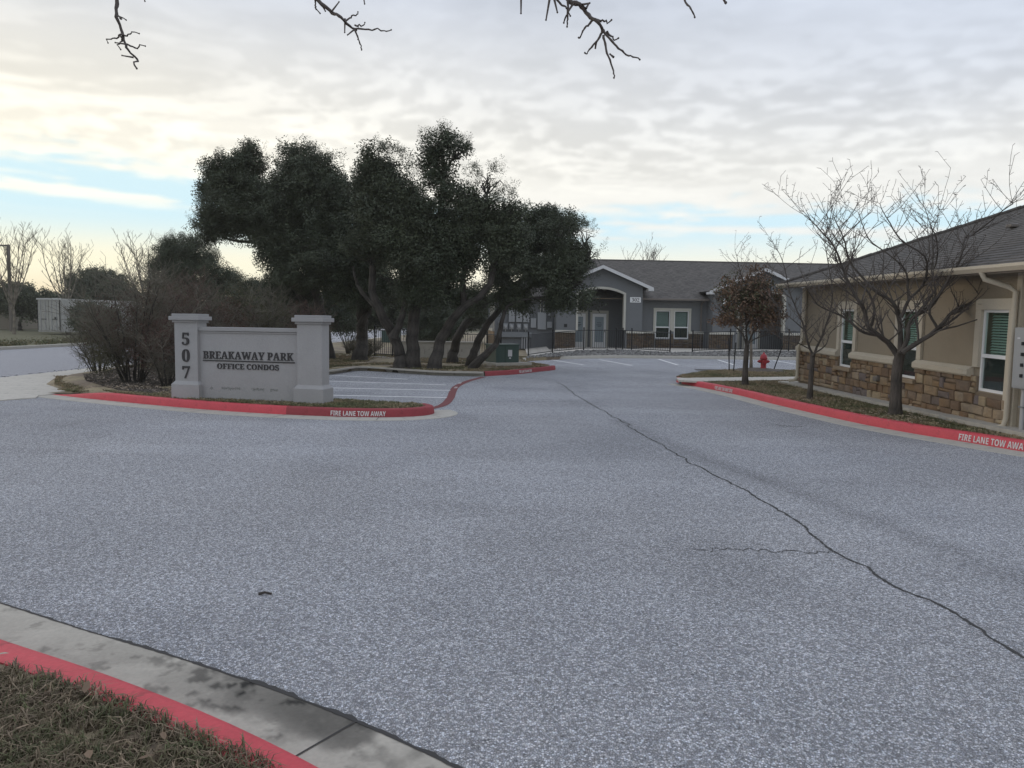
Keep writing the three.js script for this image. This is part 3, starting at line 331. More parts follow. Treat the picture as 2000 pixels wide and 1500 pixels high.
{
  const b = thing('tan_building', 'tan stucco office building with stone base and brown hipped roof on the right', 'building', [7.85, 0, -18], Math.PI * 1.5);
  // local x runs towards the camera's far side: x = 0 at z -18, growing away from the viewer is negative
  b.rotation.set(0.0, -Math.PI / 2, 0); b.rotation.order = 'XYZ'; b.rotation.x = 0; // face -x
  const tilt = new THREE.Matrix4().makeRotationX(0.0196).multiply(new THREE.Matrix4().makeRotationY(-Math.PI / 2)); b.rotation.setFromRotationMatrix(tilt);
  // local x = world z + 18 ; local z = toward -x (out of the wall)
  const XE = 7.6, X0 = -2.9, TOP = 2.75, win = [[-0.42, 0.3], [2.38, 3.12], [5.1, 5.82]];
  const wall = new B(); const band = (a, c, y0, y1) => wall.bb(a, c, y0, y1, -0.25, 0);
  let px = X0; for (const [a, c] of win) { band(px, a, 0.1, TOP); band(a, c, 0.1, 0.78); band(a, c, 2.13, TOP); px = c; } band(px, XE, 0.1, TOP); wall.bb(X0, X0 + 0.25, 0.1, TOP, -13, -0.25); wall.bb(XE - 0.25, XE, 0.1, TOP, -13, -0.25); wall.poly([[XE - 0.05, TOP, -0.02], [XE - 0.05, TOP, -12.98], [XE - 0.05, 5.56, -6.5]]); part(b, 'wall', wall, M.tan);
  part(b, 'stone_bed', (() => { const q = new B(); let p = X0 - 0.02; for (const [a, c] of win) { q.bb(p, a, 0.05, 1.02, 0.002, 0.03); q.bb(a, c, 0.05, 0.76, 0.002, 0.03); p = c; } q.bb(p, 5.98, 0.05, 0.72, 0.002, 0.03); return q; })(), M.mortar);
  stoneWall(b, X0 - 0.03, 5.97, 0.2, 1.02, 0.03, 21, [[win[0][0], win[0][1], 0.70, 2], [win[1][0], win[1][1], 0.70, 2], [win[2][0] - 0.02, 9, 0.70, 2]]);
  for (const [a, c] of win.slice(0, 2)) part(b, 'stone_sill', new RoundedBoxGeometry(c - a + 0.16, 0.09, 0.14, 2, 0.015).translate((a + c) / 2, 0.735, 0.06), STONES[3]);
  win.forEach(([a, c], k) => { windowPart(b, a, c, 0.78, 2.13, -0.05, 1.37);
    const t = new B(); t.bb(a - 0.15, a - 0.002, k ? 1.17 : 1.17, 2.13, 0.002, 0.05); t.bb(c + 0.002, c + (k === 2 ? 0.24 : 0.15), k === 2 ? 0.2 : 1.17, 2.13, 0.002, 0.05); t.bb(a - 0.15, c + (k === 2 ? 0.24 : 0.15), 2.132, 2.31, 0.002, 0.055); part(b, 'window_trim', t, M.trim); });
  const belt = (a, c) => { const q = new B(), pr = [[0.002, 1.0], [0.10, 1.0], [0.125, 1.03], [0.125, 1.11], [0.05, 1.165], [0.002, 1.17]]; for (let k = 0; k + 1 < pr.length; k++) q.poly([[a, pr[k][1], pr[k][0]], [c, pr[k][1], pr[k][0]], [c, pr[k + 1][1], pr[k + 1][0]], [a, pr[k + 1][1], pr[k + 1][0]]]); for (const [x, s] of [[a, 1], [c, -1]]) { const L = pr.map(([z, y]) => [x, y, z]); q.poly(s > 0 ? L.reverse() : L); } part(b, 'sill_band', q, M.trim); };
  belt(X0 - 0.12, win[0][0] - 0.005); belt(win[0][1] + 0.005, win[1][0] - 0.005); belt(win[1][1] + 0.005, win[2][0] - 0.16); part(b, 'corner_trim', bx(X0 + 0.06, 1.95, 0.02, 0.14, 1.5, 0.05), M.trim); part(b, 'corner_trim', bx(6.06, 1.45, 0.03, 0.12, 2.5, 0.08), M.trim);
  // hipped roof in stepped shingle courses
  const pitch = 0.41, EV = 2.79, out = 0.5, roof = new B(), cth = 0.14, N = 50; for (let k = 0; k < N; k++) { const d0 = k * cth, d1 = d0 + cth + 0.02, y0 = EV + d0 * pitch, y1 = EV + d1 * pitch, xl0 = X0 - out + d0, xl1 = X0 - out + d1, z0 = out - d0, z1 = out - d1, e = 0.012; roof.poly([[xl0, y0 + e, z0], [XE, y0 + e, z0], [XE, y1, z1], [xl1, y1, z1]], [[xl0 / 2.2, d0 / 2.24], [XE / 2.2, d0 / 2.24], [XE / 2.2, d1 / 2.24], [xl1 / 2.2, d1 / 2.24]]); roof.poly([[xl0, y0 - 0.004, z0 + 0.001], [XE, y0 - 0.004, z0 + 0.001], [XE, y0 + e, z0], [xl0, y0 + e, z0]]); }
  for (let k = 0; k < N; k++) { const d0 = k * cth, d1 = d0 + cth, zr = -13.5 + d0; const y0 = EV + d0 * pitch, y1 = EV + d1 * pitch; roof.poly([[X0 - out + d0, y0, zr], [X0 - out + d0, y0, out - d0], [X0 - out + d1, y1, out - d1], [X0 - out + d1, y1, zr + cth]]); }
  { const rh = N * cth, yr = EV + rh * pitch; roof.poly([[XE, yr, out - rh], [X0 - out + rh, yr, out - rh], [X0 - out, EV, -13.5], [XE, EV, -13.5]].reverse()); }
  const rf = part(b, 'roof', roof, M.shingle); const hipc = new B(); for (let k = 0; k < 26; k++) { const d = k * 0.28; hipc.tube([[X0 - out + d, EV + d * pitch + 0.02, out - d], [X0 - out + d + 0.3, EV + (d + 0.3) * pitch + 0.03, out - d - 0.3]], 0.05, 0.055, 6); } part(rf, 'hip_cap', hipc, M.shingleB);
  part(rf, 'roof_vent', new RoundedBoxGeometry(0.18, 0.07, 0.16, 2, 0.02).translate(3.0, EV + 2.2 * pitch + 0.06, out - 2.2), M.brownMetal);
  part(b, 'soffit', bx((X0 + XE) / 2 - 0.2, EV - 0.06, 0.22, XE - X0 + 0.4, 0.03, 0.5), M.soffit); part(b, 'fascia', bx((X0 + XE) / 2 - 0.22, EV - 0.05, out - 0.015, XE - X0 + 0.42, 0.13, 0.025), M.brownMetal);
  const gut = new B(), gp = [[out, EV - 0.09], [out + 0.07, EV - 0.09], [out + 0.12, EV - 0.03], [out + 0.12, EV + 0.015], [out + 0.105, EV + 0.015], [out + 0.10, EV - 0.02], [out + 0.06, EV - 0.075], [out, EV - 0.075]]; for (let k = 0; k + 1 < gp.length; k++) gut.poly([[X0 - out, gp[k][1], gp[k][0]], [XE, gp[k][1], gp[k][0]], [XE, gp[k + 1][1], gp[k + 1][0]], [X0 - out, gp[k + 1][1], gp[k + 1][0]]]); const gu = part(b, 'gutter', gut, M.trim); for (let x = X0; x < XE; x += 0.62) part(gu, 'bracket', bx(x, EV + 0.012, out + 0.06, 0.03, 0.008, 0.11), M.fascia);
  const pipe = (pts, nm = 'downspout') => part(b, nm, new B().tube(pts, 0.042, 0.042, 8), M.trim);
  pipe([[X0 + 0.25, 1.32, 0.06], [X0 + 0.25, 1.24, 0.12], [X0 + 0.25, 1.12, 0.18], [X0 + 0.25, 0.5, 0.18], [X0 + 0.25, 0.3, 0.18], [X0 + 0.22, 0.22, 0.24], [X0 + 0.15, 0.2, 0.36]]); pipe([[X0 + 0.25, 2.72, 0.06], [X0 + 0.25, 1.28, 0.06]]);
  pipe([[5.85, 2.72, out + 0.05], [5.87, 2.6, out], [6.02, 2.48, 0.2], [6.06, 2.4, 0.12], [6.06, 0.45, 0.12], [6.04, 0.32, 0.14], [5.98, 0.27, 0.22], [5.9, 0.25, 0.34]]);
  part(b, 'splash_block', new RoundedBoxGeometry(0.5, 0.05, 0.26, 2, 0.01).translate(5.75, 0.22, 0.42), M.concrete);
  const tap = part(b, 'wall_lamp', new RoundedBoxGeometry(0.17, 0.11, 0.1, 3, 0.03).translate(1.72, 0.66, 0.12), M.brownMetal); part(tap, 'lamp_stem', bx(1.72, 0.71, 0.08, 0.04, 0.06, 0.08), M.brownMetal);
}
{ const m = thing('meter_cabinet', 'grey electric meter cabinet on conduits beside the tan wall', 'cabinet', [7.74, 0.12, -11.53], -Math.PI / 2);
  part(m, 'cabinet', new RoundedBoxGeometry(1.0, 0.92, 0.26, 2, 0.012).translate(0.35, 1.16, 0), M.boxLight); for (const [x, w] of [[0, 0.28], [0.35, 0.3]]) part(m, 'door', bx(x + 0.05, 1.16, 0.134, w, 0.86, 0.006), M.boxLight); for (let k = 0; k < 4; k++) part(m, 'latch', bx(0.09, 0.9 + k * 0.16, 0.15, 0.035, 0.05, 0.03), M.dark); part(m, 'notice', bx(-0.03, 1.46, 0.139, 0.06, 0.02, 0.002), M.paper);
  for (const x of [-0.03, 0.12, 0.3, 0.5]) { const c = part(m, 'conduit', new B().tube([[x, -0.05, 0], [x, 0.72, 0]], 0.045, 0.045, 10), M.conduit); part(c, 'clamp', bx(x, 0.42, 0.0, 0.11, 0.025, 0.1), M.boxGrey); } }

// ================================================================ FAR GREY BUILDING
{
  const b = thing('grey_building', 'long grey stucco office building with arched porches behind the black fence', 'building', [-1.05, 0, -45], 0.06);
  const Y = 0.2, pit = 0.42; const wall = (x0, x1, y0, y1, z, t = 0.25) => part(b, 'wall', new B().bb(x0, x1, y0, y1, z - t, z), M.grey);
  wall(0, 3.45, Y, 3.25, 0); part(b, 'wall', new B().bb(0, 0.25, Y, 3.25, -14, -0.25), M.grey);
  // main wall between the porches, with a pair of windows
  const W0 = [9.5, 10.36], W1 = [10.62, 11.48], wy = [0.92, 2.55]; wall(8.45, W0[0], Y, 3.25, 0); wall(W0[1], W1[0], Y, 3.25, 0); wall(W1[1], 12.6, Y, 3.25, 0); for (const w of [W0, W1]) { wall(w[0], w[1], Y, wy[0], 0); wall(w[0], w[1], wy[1], 3.25, 0); windowPart(b, w[0], w[1], wy[0], wy[1], -0.06, 1.58, M.blindGrey); }
  { const t = new B(); t.bb(9.36, 9.498, 1.34, 2.55, 0.002, 0.05); t.bb(10.362, 10.618, 1.34, 2.55, 0.002, 0.05); t.bb(11.482, 11.62, 1.34, 2.55, 0.002, 0.05); t.bb(9.36, 11.62, 2.552, 2.70, 0.002, 0.055); part(b, 'window_trim', t, M.greyTrim); }
  wall(18.2, 30, Y, 3.25, 0);
  const belt = (x0, x1, z) => part(b, 'sill_band', new RoundedBoxGeometry(x1 - x0, 0.14, 0.16, 2, 0.02).translate((x0 + x1) / 2, 1.27, z + 0.08), M.greyTrim);
  belt(8.47, 9.49, 0); belt(11.49, 12.38, 0); belt(3.4, 4.55, 1.2); belt(7.5, 8.5, 1.2); belt(12.35, 13.8, 1.2); belt(16.7, 18.25, 1.2);
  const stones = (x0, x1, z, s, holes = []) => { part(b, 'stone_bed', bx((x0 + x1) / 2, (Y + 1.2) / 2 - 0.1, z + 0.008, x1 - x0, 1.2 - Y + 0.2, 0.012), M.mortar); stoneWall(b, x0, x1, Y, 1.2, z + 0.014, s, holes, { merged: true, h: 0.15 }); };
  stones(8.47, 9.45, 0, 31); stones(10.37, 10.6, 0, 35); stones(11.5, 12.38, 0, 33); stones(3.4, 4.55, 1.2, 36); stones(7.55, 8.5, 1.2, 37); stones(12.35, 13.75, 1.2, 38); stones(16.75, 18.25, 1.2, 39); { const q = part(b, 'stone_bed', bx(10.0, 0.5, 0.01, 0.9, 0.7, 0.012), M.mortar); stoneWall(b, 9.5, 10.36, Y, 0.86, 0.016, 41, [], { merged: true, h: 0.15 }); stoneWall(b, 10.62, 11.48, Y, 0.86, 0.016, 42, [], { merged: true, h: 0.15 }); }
  const porch = (c, n1, n2, half = 2.5, doors = true) => {
    const sh = new THREE.Shape([[c - half - 0.05, Y], [c + half - 0.1, Y], [c + half - 0.1, 3.86], [c, 4.9], [c - half - 0.05, 3.86]].map(q => new THREE.Vector2(...q))); const a = new THREE.Path(), hw = 1.43; a.moveTo(c - hw, Y + 0.02); a.lineTo(c + hw, Y + 0.02); a.lineTo(c + hw, 3.35); const R = 3.1, cyc = 3.35 + 0.36 - R; for (let k = 1; k <= 14; k++) { const x = c + hw - k / 14 * 2 * hw; a.lineTo(x, cyc + Math.sqrt(R * R - (x - c) ** 2)); } a.lineTo(c - hw, Y + 0.02); sh.holes.push(a);
    const g = new THREE.ExtrudeGeometry(sh, { depth: 0.3, bevelEnabled: false }); g.translate(0, 0, 0.9); part(b, 'porch_front', g, M.grey);
    const tr = new B(), arc = []; for (let k = 0; k <= 14; k++) { const x = c - hw + k / 14 * 2 * hw; arc.push([x, cyc + Math.sqrt(R * R - (x - c) ** 2)]); } for (let k = 0; k < 14; k++) { const [x0, y0] = arc[k], [x1, y1] = arc[k + 1]; tr.poly([[x0, y0, 1.24], [x1, y1, 1.24], [x1, y1 + 0.13, 1.24], [x0, y0 + 0.13, 1.24]]); tr.poly([[x0, y0 + 0.13, 1.24], [x1, y1 + 0.13, 1.24], [x1, y1 + 0.13, 1.2], [x0, y0 + 0.13, 1.2]]); tr.poly([[x0, y0, 0.95], [x1, y1, 0.95], [x1, y1, 1.24], [x0, y0, 1.24]]); } tr.bb(c - hw - 0.0, c - hw + 0.12, 1.34, arc[0][1] + 0.05, 0.92, 1.242); tr.bb(c + hw - 0.12, c + hw, 1.34, arc[14][1] + 0.05, 0.92, 1.242); part(b, 'arch_trim', tr, M.greyTrim);
    part(b, 'porch_side', new B().bb(c + half - 0.36, c + half - 0.1, Y, 3.86, -1.2, 0.9).bb(c - half - 0.05, c - half + 0.2, Y, 3.86, -1.2, 0.9), M.grey); part(b, 'porch_back', bx(c, 2, -1.3, 2 * half, 3.7, 0.2), M.grey); part(b, 'porch_ceiling', bx(c, 3.9, -0.1, 2 * half - 0.4, 0.08, 2), M.soffit); part(b, 'porch_floor', bx(c, 0.24, 0.0, 2 * half, 0.12, 2.6), M.walk);
    for (const dx of doors ? [-0.93, 0.33] : [0.4]) { const x = c + dx, t = new B(); t.bb(x - 0.55, x - 0.42, 0.3, 2.36, -1.2, -1.13); t.bb(x + 0.42, x + 0.55, 0.3, 2.36, -1.2, -1.13); t.bb(x - 0.55, x + 0.55, 2.362, 2.52, -1.2, -1.12); part(b, 'door_trim', t, M.greyTrim); const d = new B(); d.bb(x - 0.42, x - 0.27, 0.32, 2.34, -1.19, -1.15); d.bb(x + 0.27, x + 0.42, 0.32, 2.34, -1.19, -1.15); d.bb(x - 0.27, x + 0.27, 2.14, 2.34, -1.19, -1.15); d.bb(x - 0.27, x + 0.27, 0.32, 0.62, -1.19, -1.15); const dr = part(b, 'door', d, M.white); part(dr, 'pane', bx(x, 1.38, -1.175, 0.54, 1.52, 0.012), new THREE.MeshStandardMaterial({ color: lin(0.30, 0.36, 0.40), roughness: 0.15 })); part(dr, 'handle', bx(x + 0.34, 1.3, -1.13, 0.03, 0.16, 0.04), M.dark); for (const [q, w] of [[1.78, 0.26], [1.66, 0.34], [1.58, 0.2]]) part(dr, 'door_lettering', bx(x, q, -1.167, w, 0.03, 0.003), M.dark); }
    const lamp = part(b, 'porch_lamp', new B().lathe([[0.01, -0.16], [0.12, -0.14], [0.15, -0.05], [0.15, 0]], c + 0.45, 3.86, -0.3, 14), M.lamp);
    for (const s of [-1, 1]) { const rr = new B(), w = half + 0.42, y = x => 4.98 - Math.abs(x) * pit; const P = (x, z, o) => [c + s * x, y(x) + o, z]; const top = [P(0, 1.65, 0.06), P(w, 1.65, 0.06), P(w, -3.5, 0.06), P(0, -3.5, 0.06)]; rr.poly(s > 0 ? top : top.reverse(), (s > 0 ? [[0, 0], [0, w], [5, w], [5, 0]] : [[5, 0], [5, w], [0, w], [0, 0]]).map(([u, v]) => [u / 2.2, v / 2.2])); const un = [P(0, 1.65, -0.02), P(w, 1.65, -0.02), P(w, -3.5, -0.02), P(0, -3.5, -0.02)]; rr.poly(s > 0 ? un.reverse() : un); part(b, 'porch_roof', rr, M.shingle); const fb = new B(), q = [P(0, 1.66, -0.13), P(w, 1.66, -0.13), P(w, 1.66, 0.055), P(0, 1.66, 0.055)]; fb.poly(s > 0 ? q : q.reverse()); const q2 = q.map(([x2, y2]) => [x2, y2, 1.62]); fb.poly(s > 0 ? q2.reverse() : q2); const q3 = [P(0, 1.62, -0.13), P(w, 1.62, -0.13), P(w, 1.66, -0.13), P(0, 1.66, -0.13)]; fb.poly(s > 0 ? q3 : q3.reverse()); part(b, 'rake_board', fb, M.fascia); part(b, 'eave_return', bx(c + s * (w - 0.14), y(w) - 0.06, 1.35, 0.3, 0.14, 0.6), M.fascia); }
    for (const [s, n] of [[-1, n1], [1, n2]]) if (n) { const pl = part(b, 'number_plate', new RoundedBoxGeometry(0.62, 0.3, 0.03, 2, 0.005).translate(c + s * 1.98, 3.12, 1.215), M.white); const t = text(n, 0.2, 0.006); t.translate(c + s * 1.98, 3.02, 1.231); part(pl, 'number', t, M.signLetter); }
  };
  porch(6.02, '301', '302'); porch(15.4, '303', null, 2.8);
  // main roof
  const r = new B(), rz = -5.9, ry = 3.25 + pit * 6.4; r.poly([[-0.5, 3.25, 0.5], [32, 3.25, 0.5], [32, ry, rz], [5.4, ry, rz]], [[0, 0], [32.5 / 2.2, 0], [32.5 / 2.2, 7 / 2.2], [5.9 / 2.2, 7 / 2.2]]); r.poly([[5.4, ry, rz], [32, ry, rz], [32, 3.25, -12.3], [-0.5, 3.25, -12.3]]); r.poly([[-0.5, 3.25, -12.3], [-0.5, 3.25, 0.5], [5.4, ry, rz]]); const rf = part(b, 'roof', r, M.shingle); part(rf, 'ridge_cap', new B().tube([[5.4, ry, rz], [32, ry, rz]], 0.06, 0.06, 6), M.shingleB);
  part(b, 'soffit', bx(15.7, 3.2, 0.2, 32.4, 0.04, 0.55), M.soffit); for (const [x0, x1] of [[-0.5, 3.3], [8.5, 12.5]]) part(b, 'gutter', new RoundedBoxGeometry(x1 - x0, 0.13, 0.12, 2, 0.02).translate((x0 + x1) / 2, 3.2, 0.56), M.brownMetal);
  part(b, 'downspout', new B().tube([[12.25, 3.15, 0.52], [12.2, 3.0, 0.2], [12.2, 2.9, 0.1], [12.2, 0.3, 0.1]], 0.05, 0.05, 8), M.brownMetal);
  // side wall seen between the trunks: trim and stone
  for (let k = 0; k < 3; k++) { part(b, 'corner_trim', new B().bb(-0.06, 0, 1.3, 2.9, -1.2 - k * 3.2, -0.9 - k * 3.2), M.greyTrim); part(b, 'sill_band', new B().bb(-0.14, 0, 1.2, 1.36, -3.2 - k * 3.2, -0.5 - k * 3.2), M.greyTrim); } part(b, 'stone_bed', new B().bb(-0.06, -0.002, Y, 1.2, -13, -0.3), STONES[1]);
  // electric gear on the front wall
  const gear = (nm, x, y, w, h, mt = M.boxLight, d = 0.16) => part(b, nm, new RoundedBoxGeometry(w, h, d, 1, 0.012).translate(x, y, d / 2 + 0.002), mt);
  for (const x of [0.98, 1.41, 1.83]) { const g = gear('breaker_box', x, 2.12, 0.36, 0.72); part(g, 'conduit', new B().tube([[x, 2.48, 0.08], [x, 3.2, 0.08]], 0.03, 0.03, 6), M.conduit); }
  for (const x of [0.62, 0.97, 1.4, 1.8]) { const g = gear('meter', x, 1.5, 0.25, 0.34); part(g, 'meter_dial', new THREE.CylinderGeometry(0.08, 0.09, 0.1, 14).rotateX(Math.PI / 2).translate(x, 1.5, 0.2), M.conduit); part(g, 'conduit', new B().tube([[x, 1.33, 0.08], [x, 1.2, 0.08]], 0.025, 0.025, 6), M.conduit); }
  gear('meter', 2.25, 1.72, 0.32, 0.55); gear('breaker_box', 2.74, 1.85, 0.5, 1.0); gear('junction_box', 3.2, 1.62, 0.3, 0.36); gear('junction_box', 3.16, 2.25, 0.13, 0.17); gear('junction_box', 0.35, 2.72, 0.3, 0.32); gear('junction_box', 0.32, 1.55, 0.22, 0.45); gear('wiring_trough', 1.2, 1.02, 1.9, 0.3, M.boxGrey); for (const x of [1.6, 1.74, 1.88, 2.0]) part(b, 'conduit', new B().tube([[x, 0.87, 0.08], [x, 0.2, 0.08]], 0.04, 0.04, 8), M.conduit); for (const x of [2.66, 2.84]) part(b, 'conduit', new B().tube([[x, 2.35, 0.06], [x, 3.2, 0.06]], 0.025, 0.025, 6), M.greyTrim);
  part(b, 'vent_grille', bx(4.0, 1.6, 1.21, 0.18, 0.18, 0.03), M.dark);
}

// gravel bed, walkway and fence in front of the grey building
const walkLine = [[0.74, -36, 0.14], [2.0, -38.5, 0.22], [3.7, -40, 0.35], [5.45, -40.5, 0.36], [5.8, -40.5, 0.36], [6.27, -40.5, 0.35], [8.3, -40.5, 0.26], [9.55, -40.8, 0.28], [11.6, -41, 0.38], [14.9, -41.5, 0.41], [18.5, -42, 0.41], [22, -42.4, 0.4]];
{ const b = new B(), front = [[0.62, -34.5], [2.95, -37.4], [4.4, -38.5], [5.6, -39], [6, -39.1], [6.6, -39.15], [8.3, -39.3], [9.55, -39.35], [11.6, -39.5], [14.9, -39.8], [18.5, -40.1], [22, -40.4]]; for (let k = 0; k + 1 < walkLine.length; k++) { const [a, c] = [walkLine[k], walkLine[k + 1]], [f, g] = [front[k], front[k + 1]]; b.poly([[f[0], 0.15, f[1]], [g[0], 0.15, g[1]], [c[0], c[2] - 0.02, c[1]], [a[0], a[2] - 0.02, a[1]]]); } struct('gravel_bed', b, M.gravelBed, 'sloping gravel bed below the black fence');
  const w = new B(); for (let k = 0; k + 1 < walkLine.length; k++) { const [a, c] = [walkLine[k], walkLine[k + 1]]; w.poly([[a[0], a[2], a[1]], [c[0], c[2], c[1]], [c[0], 0.36, -45.2], [a[0], k < 2 ? 0.2 : 0.36, -45.2]]); } struct('walkway', w, M.walk, 'concrete walkway behind the black fence');
  const r = rng(91), st = new THREE.InstancedMesh(new THREE.IcosahedronGeometry(1, 0), M.gravel, 5200), m = new THREE.Matrix4(), q = new THREE.Quaternion(), e = new THREE.Euler(); for (let k = 0; k < 5200; k++) { const t = r() * (walkLine.length - 1), i = Math.floor(t), f = t - i, a = walkLine[i], c = walkLine[i + 1], fa = front[i], fc = front[i + 1], s = r(); const x = mix(mix(fa[0], fc[0], f), mix(a[0], c[0], f), s), z = mix(mix(fa[1], fc[1], f), mix(a[1], c[1], f), s), y = mix(0.15, mix(a[2], c[2], f), s), sc = U(0.025, 0.065, r); e.set(r() * 6, r() * 6, r() * 6); q.setFromEuler(e); m.compose(new THREE.Vector3(x, y, z), q, new THREE.Vector3(sc, sc * 0.65, sc * 1.2)); st.setMatrixAt(k, m); const l = U(0.06, 0.3, r); st.setColorAt(k, lin(l * 1.03, l, l * 0.95)); } st.name = 'gravel'; scene.add(tag(st, 'loose grey gravel on the bed below the fence', 'gravel', null, 'stuff')); }
function fence(label, line, h = 1.05, gateAt = -1) {
  const f = thing('metal_fence', label, 'fence', [line[0][0], 0, line[0][1]], 0, 'black metal railings'); const ox = line[0][0], oz = line[0][1]; const postG = bx(0, h / 2 + 0.03, 0, 0.06, h + 0.06, 0.06).geo(), pickG = bx(0, h / 2, 0, 0.018, h - 0.16, 0.018).geo(), capG = new THREE.SphereGeometry(0.045, 8, 6).translate(0, h + 0.09, 0);
  line.forEach(([x, z, y], k) => { const p = part(f, 'post', postG, M.blackMetal); p.position.set(x - ox, y, z - oz); const c = part(p, 'post_cap', capG, M.blackMetal); });
  for (let k = 0; k + 1 < line.length; k++) { if (k === gateAt) continue; const [x0, z0, y0] = line[k], [x1, z1, y1] = line[k + 1], L = Math.hypot(x1 - x0, z1 - z0); for (const t of [0.1, h - 0.02]) part(f, 'rail', new B().tube([[x0 - ox, y0 + t, z0 - oz], [x1 - ox, y1 + t, z1 - oz]], 0.02, 0.02, 4), M.blackMetal); const n = Math.max(1, Math.round(L / 0.125)); for (let q = 1; q < n; q++) { const t = q / n, p = part(f, 'picket', pickG, M.blackMetal); p.position.set(mix(x0, x1, t) - ox, mix(y0, y1, t) + 0.02, mix(z0, z1, t) - oz); } }
}
fence('black metal railing on the ramp up to the arched doors of 301 and 302', walkLine.slice(0, 7)); fence('black metal railing right of the steps behind the red hydrant', walkLine.slice(7));
fence('short black metal fence behind the oak trunks', [[-6.2, -34.6, 0.14], [-5.3, -33.9, 0.14], [-4.6, -34.2, 0.14]], 1.25); fence('black metal fence left of the grey building behind the leaning trunk', [[-2.6, -35.2, 0.14], [-1.15, -34.6, 0.14], [-0.55, -36.6, 0.14]], 1.05);
{ const w = thing('low_wall', 'low grey concrete wall behind the oak trunks', 'wall', [-3.2, 0.1, -33.3], 0.06); part(w, 'wall_body', bx(0, 0.35, 0, 3.6, 0.7, 0.2), M.concrete); part(w, 'coping', new RoundedBoxGeometry(3.7, 0.07, 0.28, 2, 0.015).translate(0, 0.735, 0), M.concrete); }
struct('back_path', slab([[-12, -37.4], [-8.4, -35.2], [-5.2, -32.6], [-3.0, -31], [-0.8, -29.8], [0.8, -29.6], [0.7, -30.4], [-0.6, -30.6], [-2.9, -31.8], [-5.1, -33.4], [-8.4, -36.2], [-12, -38.4]], 0.148), M.walk, 'narrow footpath behind the oaks');

// ================================================================ SMALLER THINGS
{ const t = thing('transformer', 'dark green pad transformer box beside the leaning oak trunk', 'transformer', [-0.38, 0.14, -28.4], 0.5); part(t, 'concrete_pad', new RoundedBoxGeometry(1.5, 0.14, 1.3, 2, 0.02).translate(0.1, 0.05, 0.1), M.concrete); part(t, 'cabinet', new RoundedBoxGeometry(0.95, 0.62, 0.85, 2, 0.015).translate(0, 0.43, 0), M.green); part(t, 'lid', new RoundedBoxGeometry(1.0, 0.05, 0.9, 2, 0.012).translate(0, 0.76, 0), M.green); part(t, 'tank', new RoundedBoxGeometry(0.5, 0.66, 0.5, 2, 0.02).translate(0.42, 0.46, -0.2), M.green); const n = part(t, 'notice', bx(0.1, 0.46, 0.432, 0.17, 0.24, 0.004), M.paper); part(t, 'notice', bx(0.1, 0.28, 0.432, 0.08, 0.05, 0.004), M.paper); part(t, 'door_seam', bx(-0.1, 0.43, 0.427, 0.01, 0.58, 0.004), M.dark); }
{ const h = thing('fire_hydrant', 'red fire hydrant standing in dark mulch', 'hydrant', [8.82, 0.16, -26.95]); part(h, 'barrel', new B().lathe([[0.14, 0], [0.14, 0.03], [0.095, 0.04], [0.095, 0.38], [0.13, 0.39], [0.13, 0.43]], 0, 0, 0), M.hydrant); part(h, 'bonnet', new B().lathe([[0.125, 0.43], [0.12, 0.48], [0.085, 0.55], [0.04, 0.585], [0.03, 0.59], [0.03, 0.635], [0.001, 0.64]], 0, 0, 0), M.hydrant); for (const s of [-1, 1]) { const o = part(h, 'outlet', new THREE.CylinderGeometry(0.055, 0.055, 0.09, 14).rotateZ(Math.PI / 2).translate(s * 0.13, 0.32, 0), M.hydrant); part(o, 'cap_nut', new THREE.CylinderGeometry(0.025, 0.025, 0.05, 6).rotateZ(Math.PI / 2).translate(s * 0.19, 0.32, 0), M.hydrant); } part(h, 'outlet', new THREE.CylinderGeometry(0.075, 0.075, 0.1, 16).rotateX(Math.PI / 2).translate(0, 0.3, 0.12), M.hydrant); }
[[7.5, -26.5, 0.09, 1.15], [7.62, -26.4, -0.07, 1.0], [9.25, -27.2, -0.32, 0.95]].forEach(([x, z, lean, l], k) => tag(part(scene, 'tree_stake', new B().tube([[x, 0.1, z], [x - lean * (k === 2 ? 1 : 0.6), 0.14 + l, z]], 0.022, 0.022, 6), M.blackMetal), ['dark tree stake leftmost beside the thin pale trunk', 'dark tree stake just right of the leftmost stake', 'leaning dark tree stake right of the hydrant'][k], 'stake', 'stakes round the young tree'));

// far side of the street
{ const c = thing('shipping_container', 'white shipping container with double doors beyond the street', 'container', [-36.1, 0.5, -60], -0.35); part(c, 'body', bx(3.0, 1.3, -1.2, 8.4, 2.6, 0.02), M.container); const side = new B(); for (let k = 0; k < 28; k++) side.bb(1.25 + k * 0.26, 1.25 + k * 0.26 + 0.13, 0.12, 2.45, -0.06, 0); c.remove(c.children[0]); part(c, 'body', bx(0, 1.3, -4, 2.44, 2.6, 8), M.container); const sd = new B(); for (let k = 0; k < 30; k++) sd.bb(1.22, 1.255, 0.12, 2.45, -0.2 - k * 0.26, -0.07 - k * 0.26); part(c, 'corrugation', sd, M.container); for (const s of [-1, 1]) { const d = part(c, 'door', bx(s * 0.58, 1.3, 0.03, 1.1, 2.35, 0.05), M.container); for (const q of [-0.25, 0.25]) part(d, 'lock_bar', new B().tube([[s * 0.58 + q, 0.15, 0.075], [s * 0.58 + q, 2.45, 0.075]], 0.025, 0.025, 6), M.conduit); part(d, 'handle', bx(s * 0.58 + 0.1, 1.0, 0.09, 0.5, 0.05, 0.03), M.dark); part(d, 'hinge_line', bx(s * 1.16, 1.3, 0.06, 0.05, 2.3, 0.03), M.dark); } part(c, 'top_rail', bx(0, 2.57, 0.02, 2.5, 0.12, 0.12), M.fascia); part(c, 'notice', bx(0.75, 1.1, 0.06, 0.25, 0.15, 0.02), M.dark); }
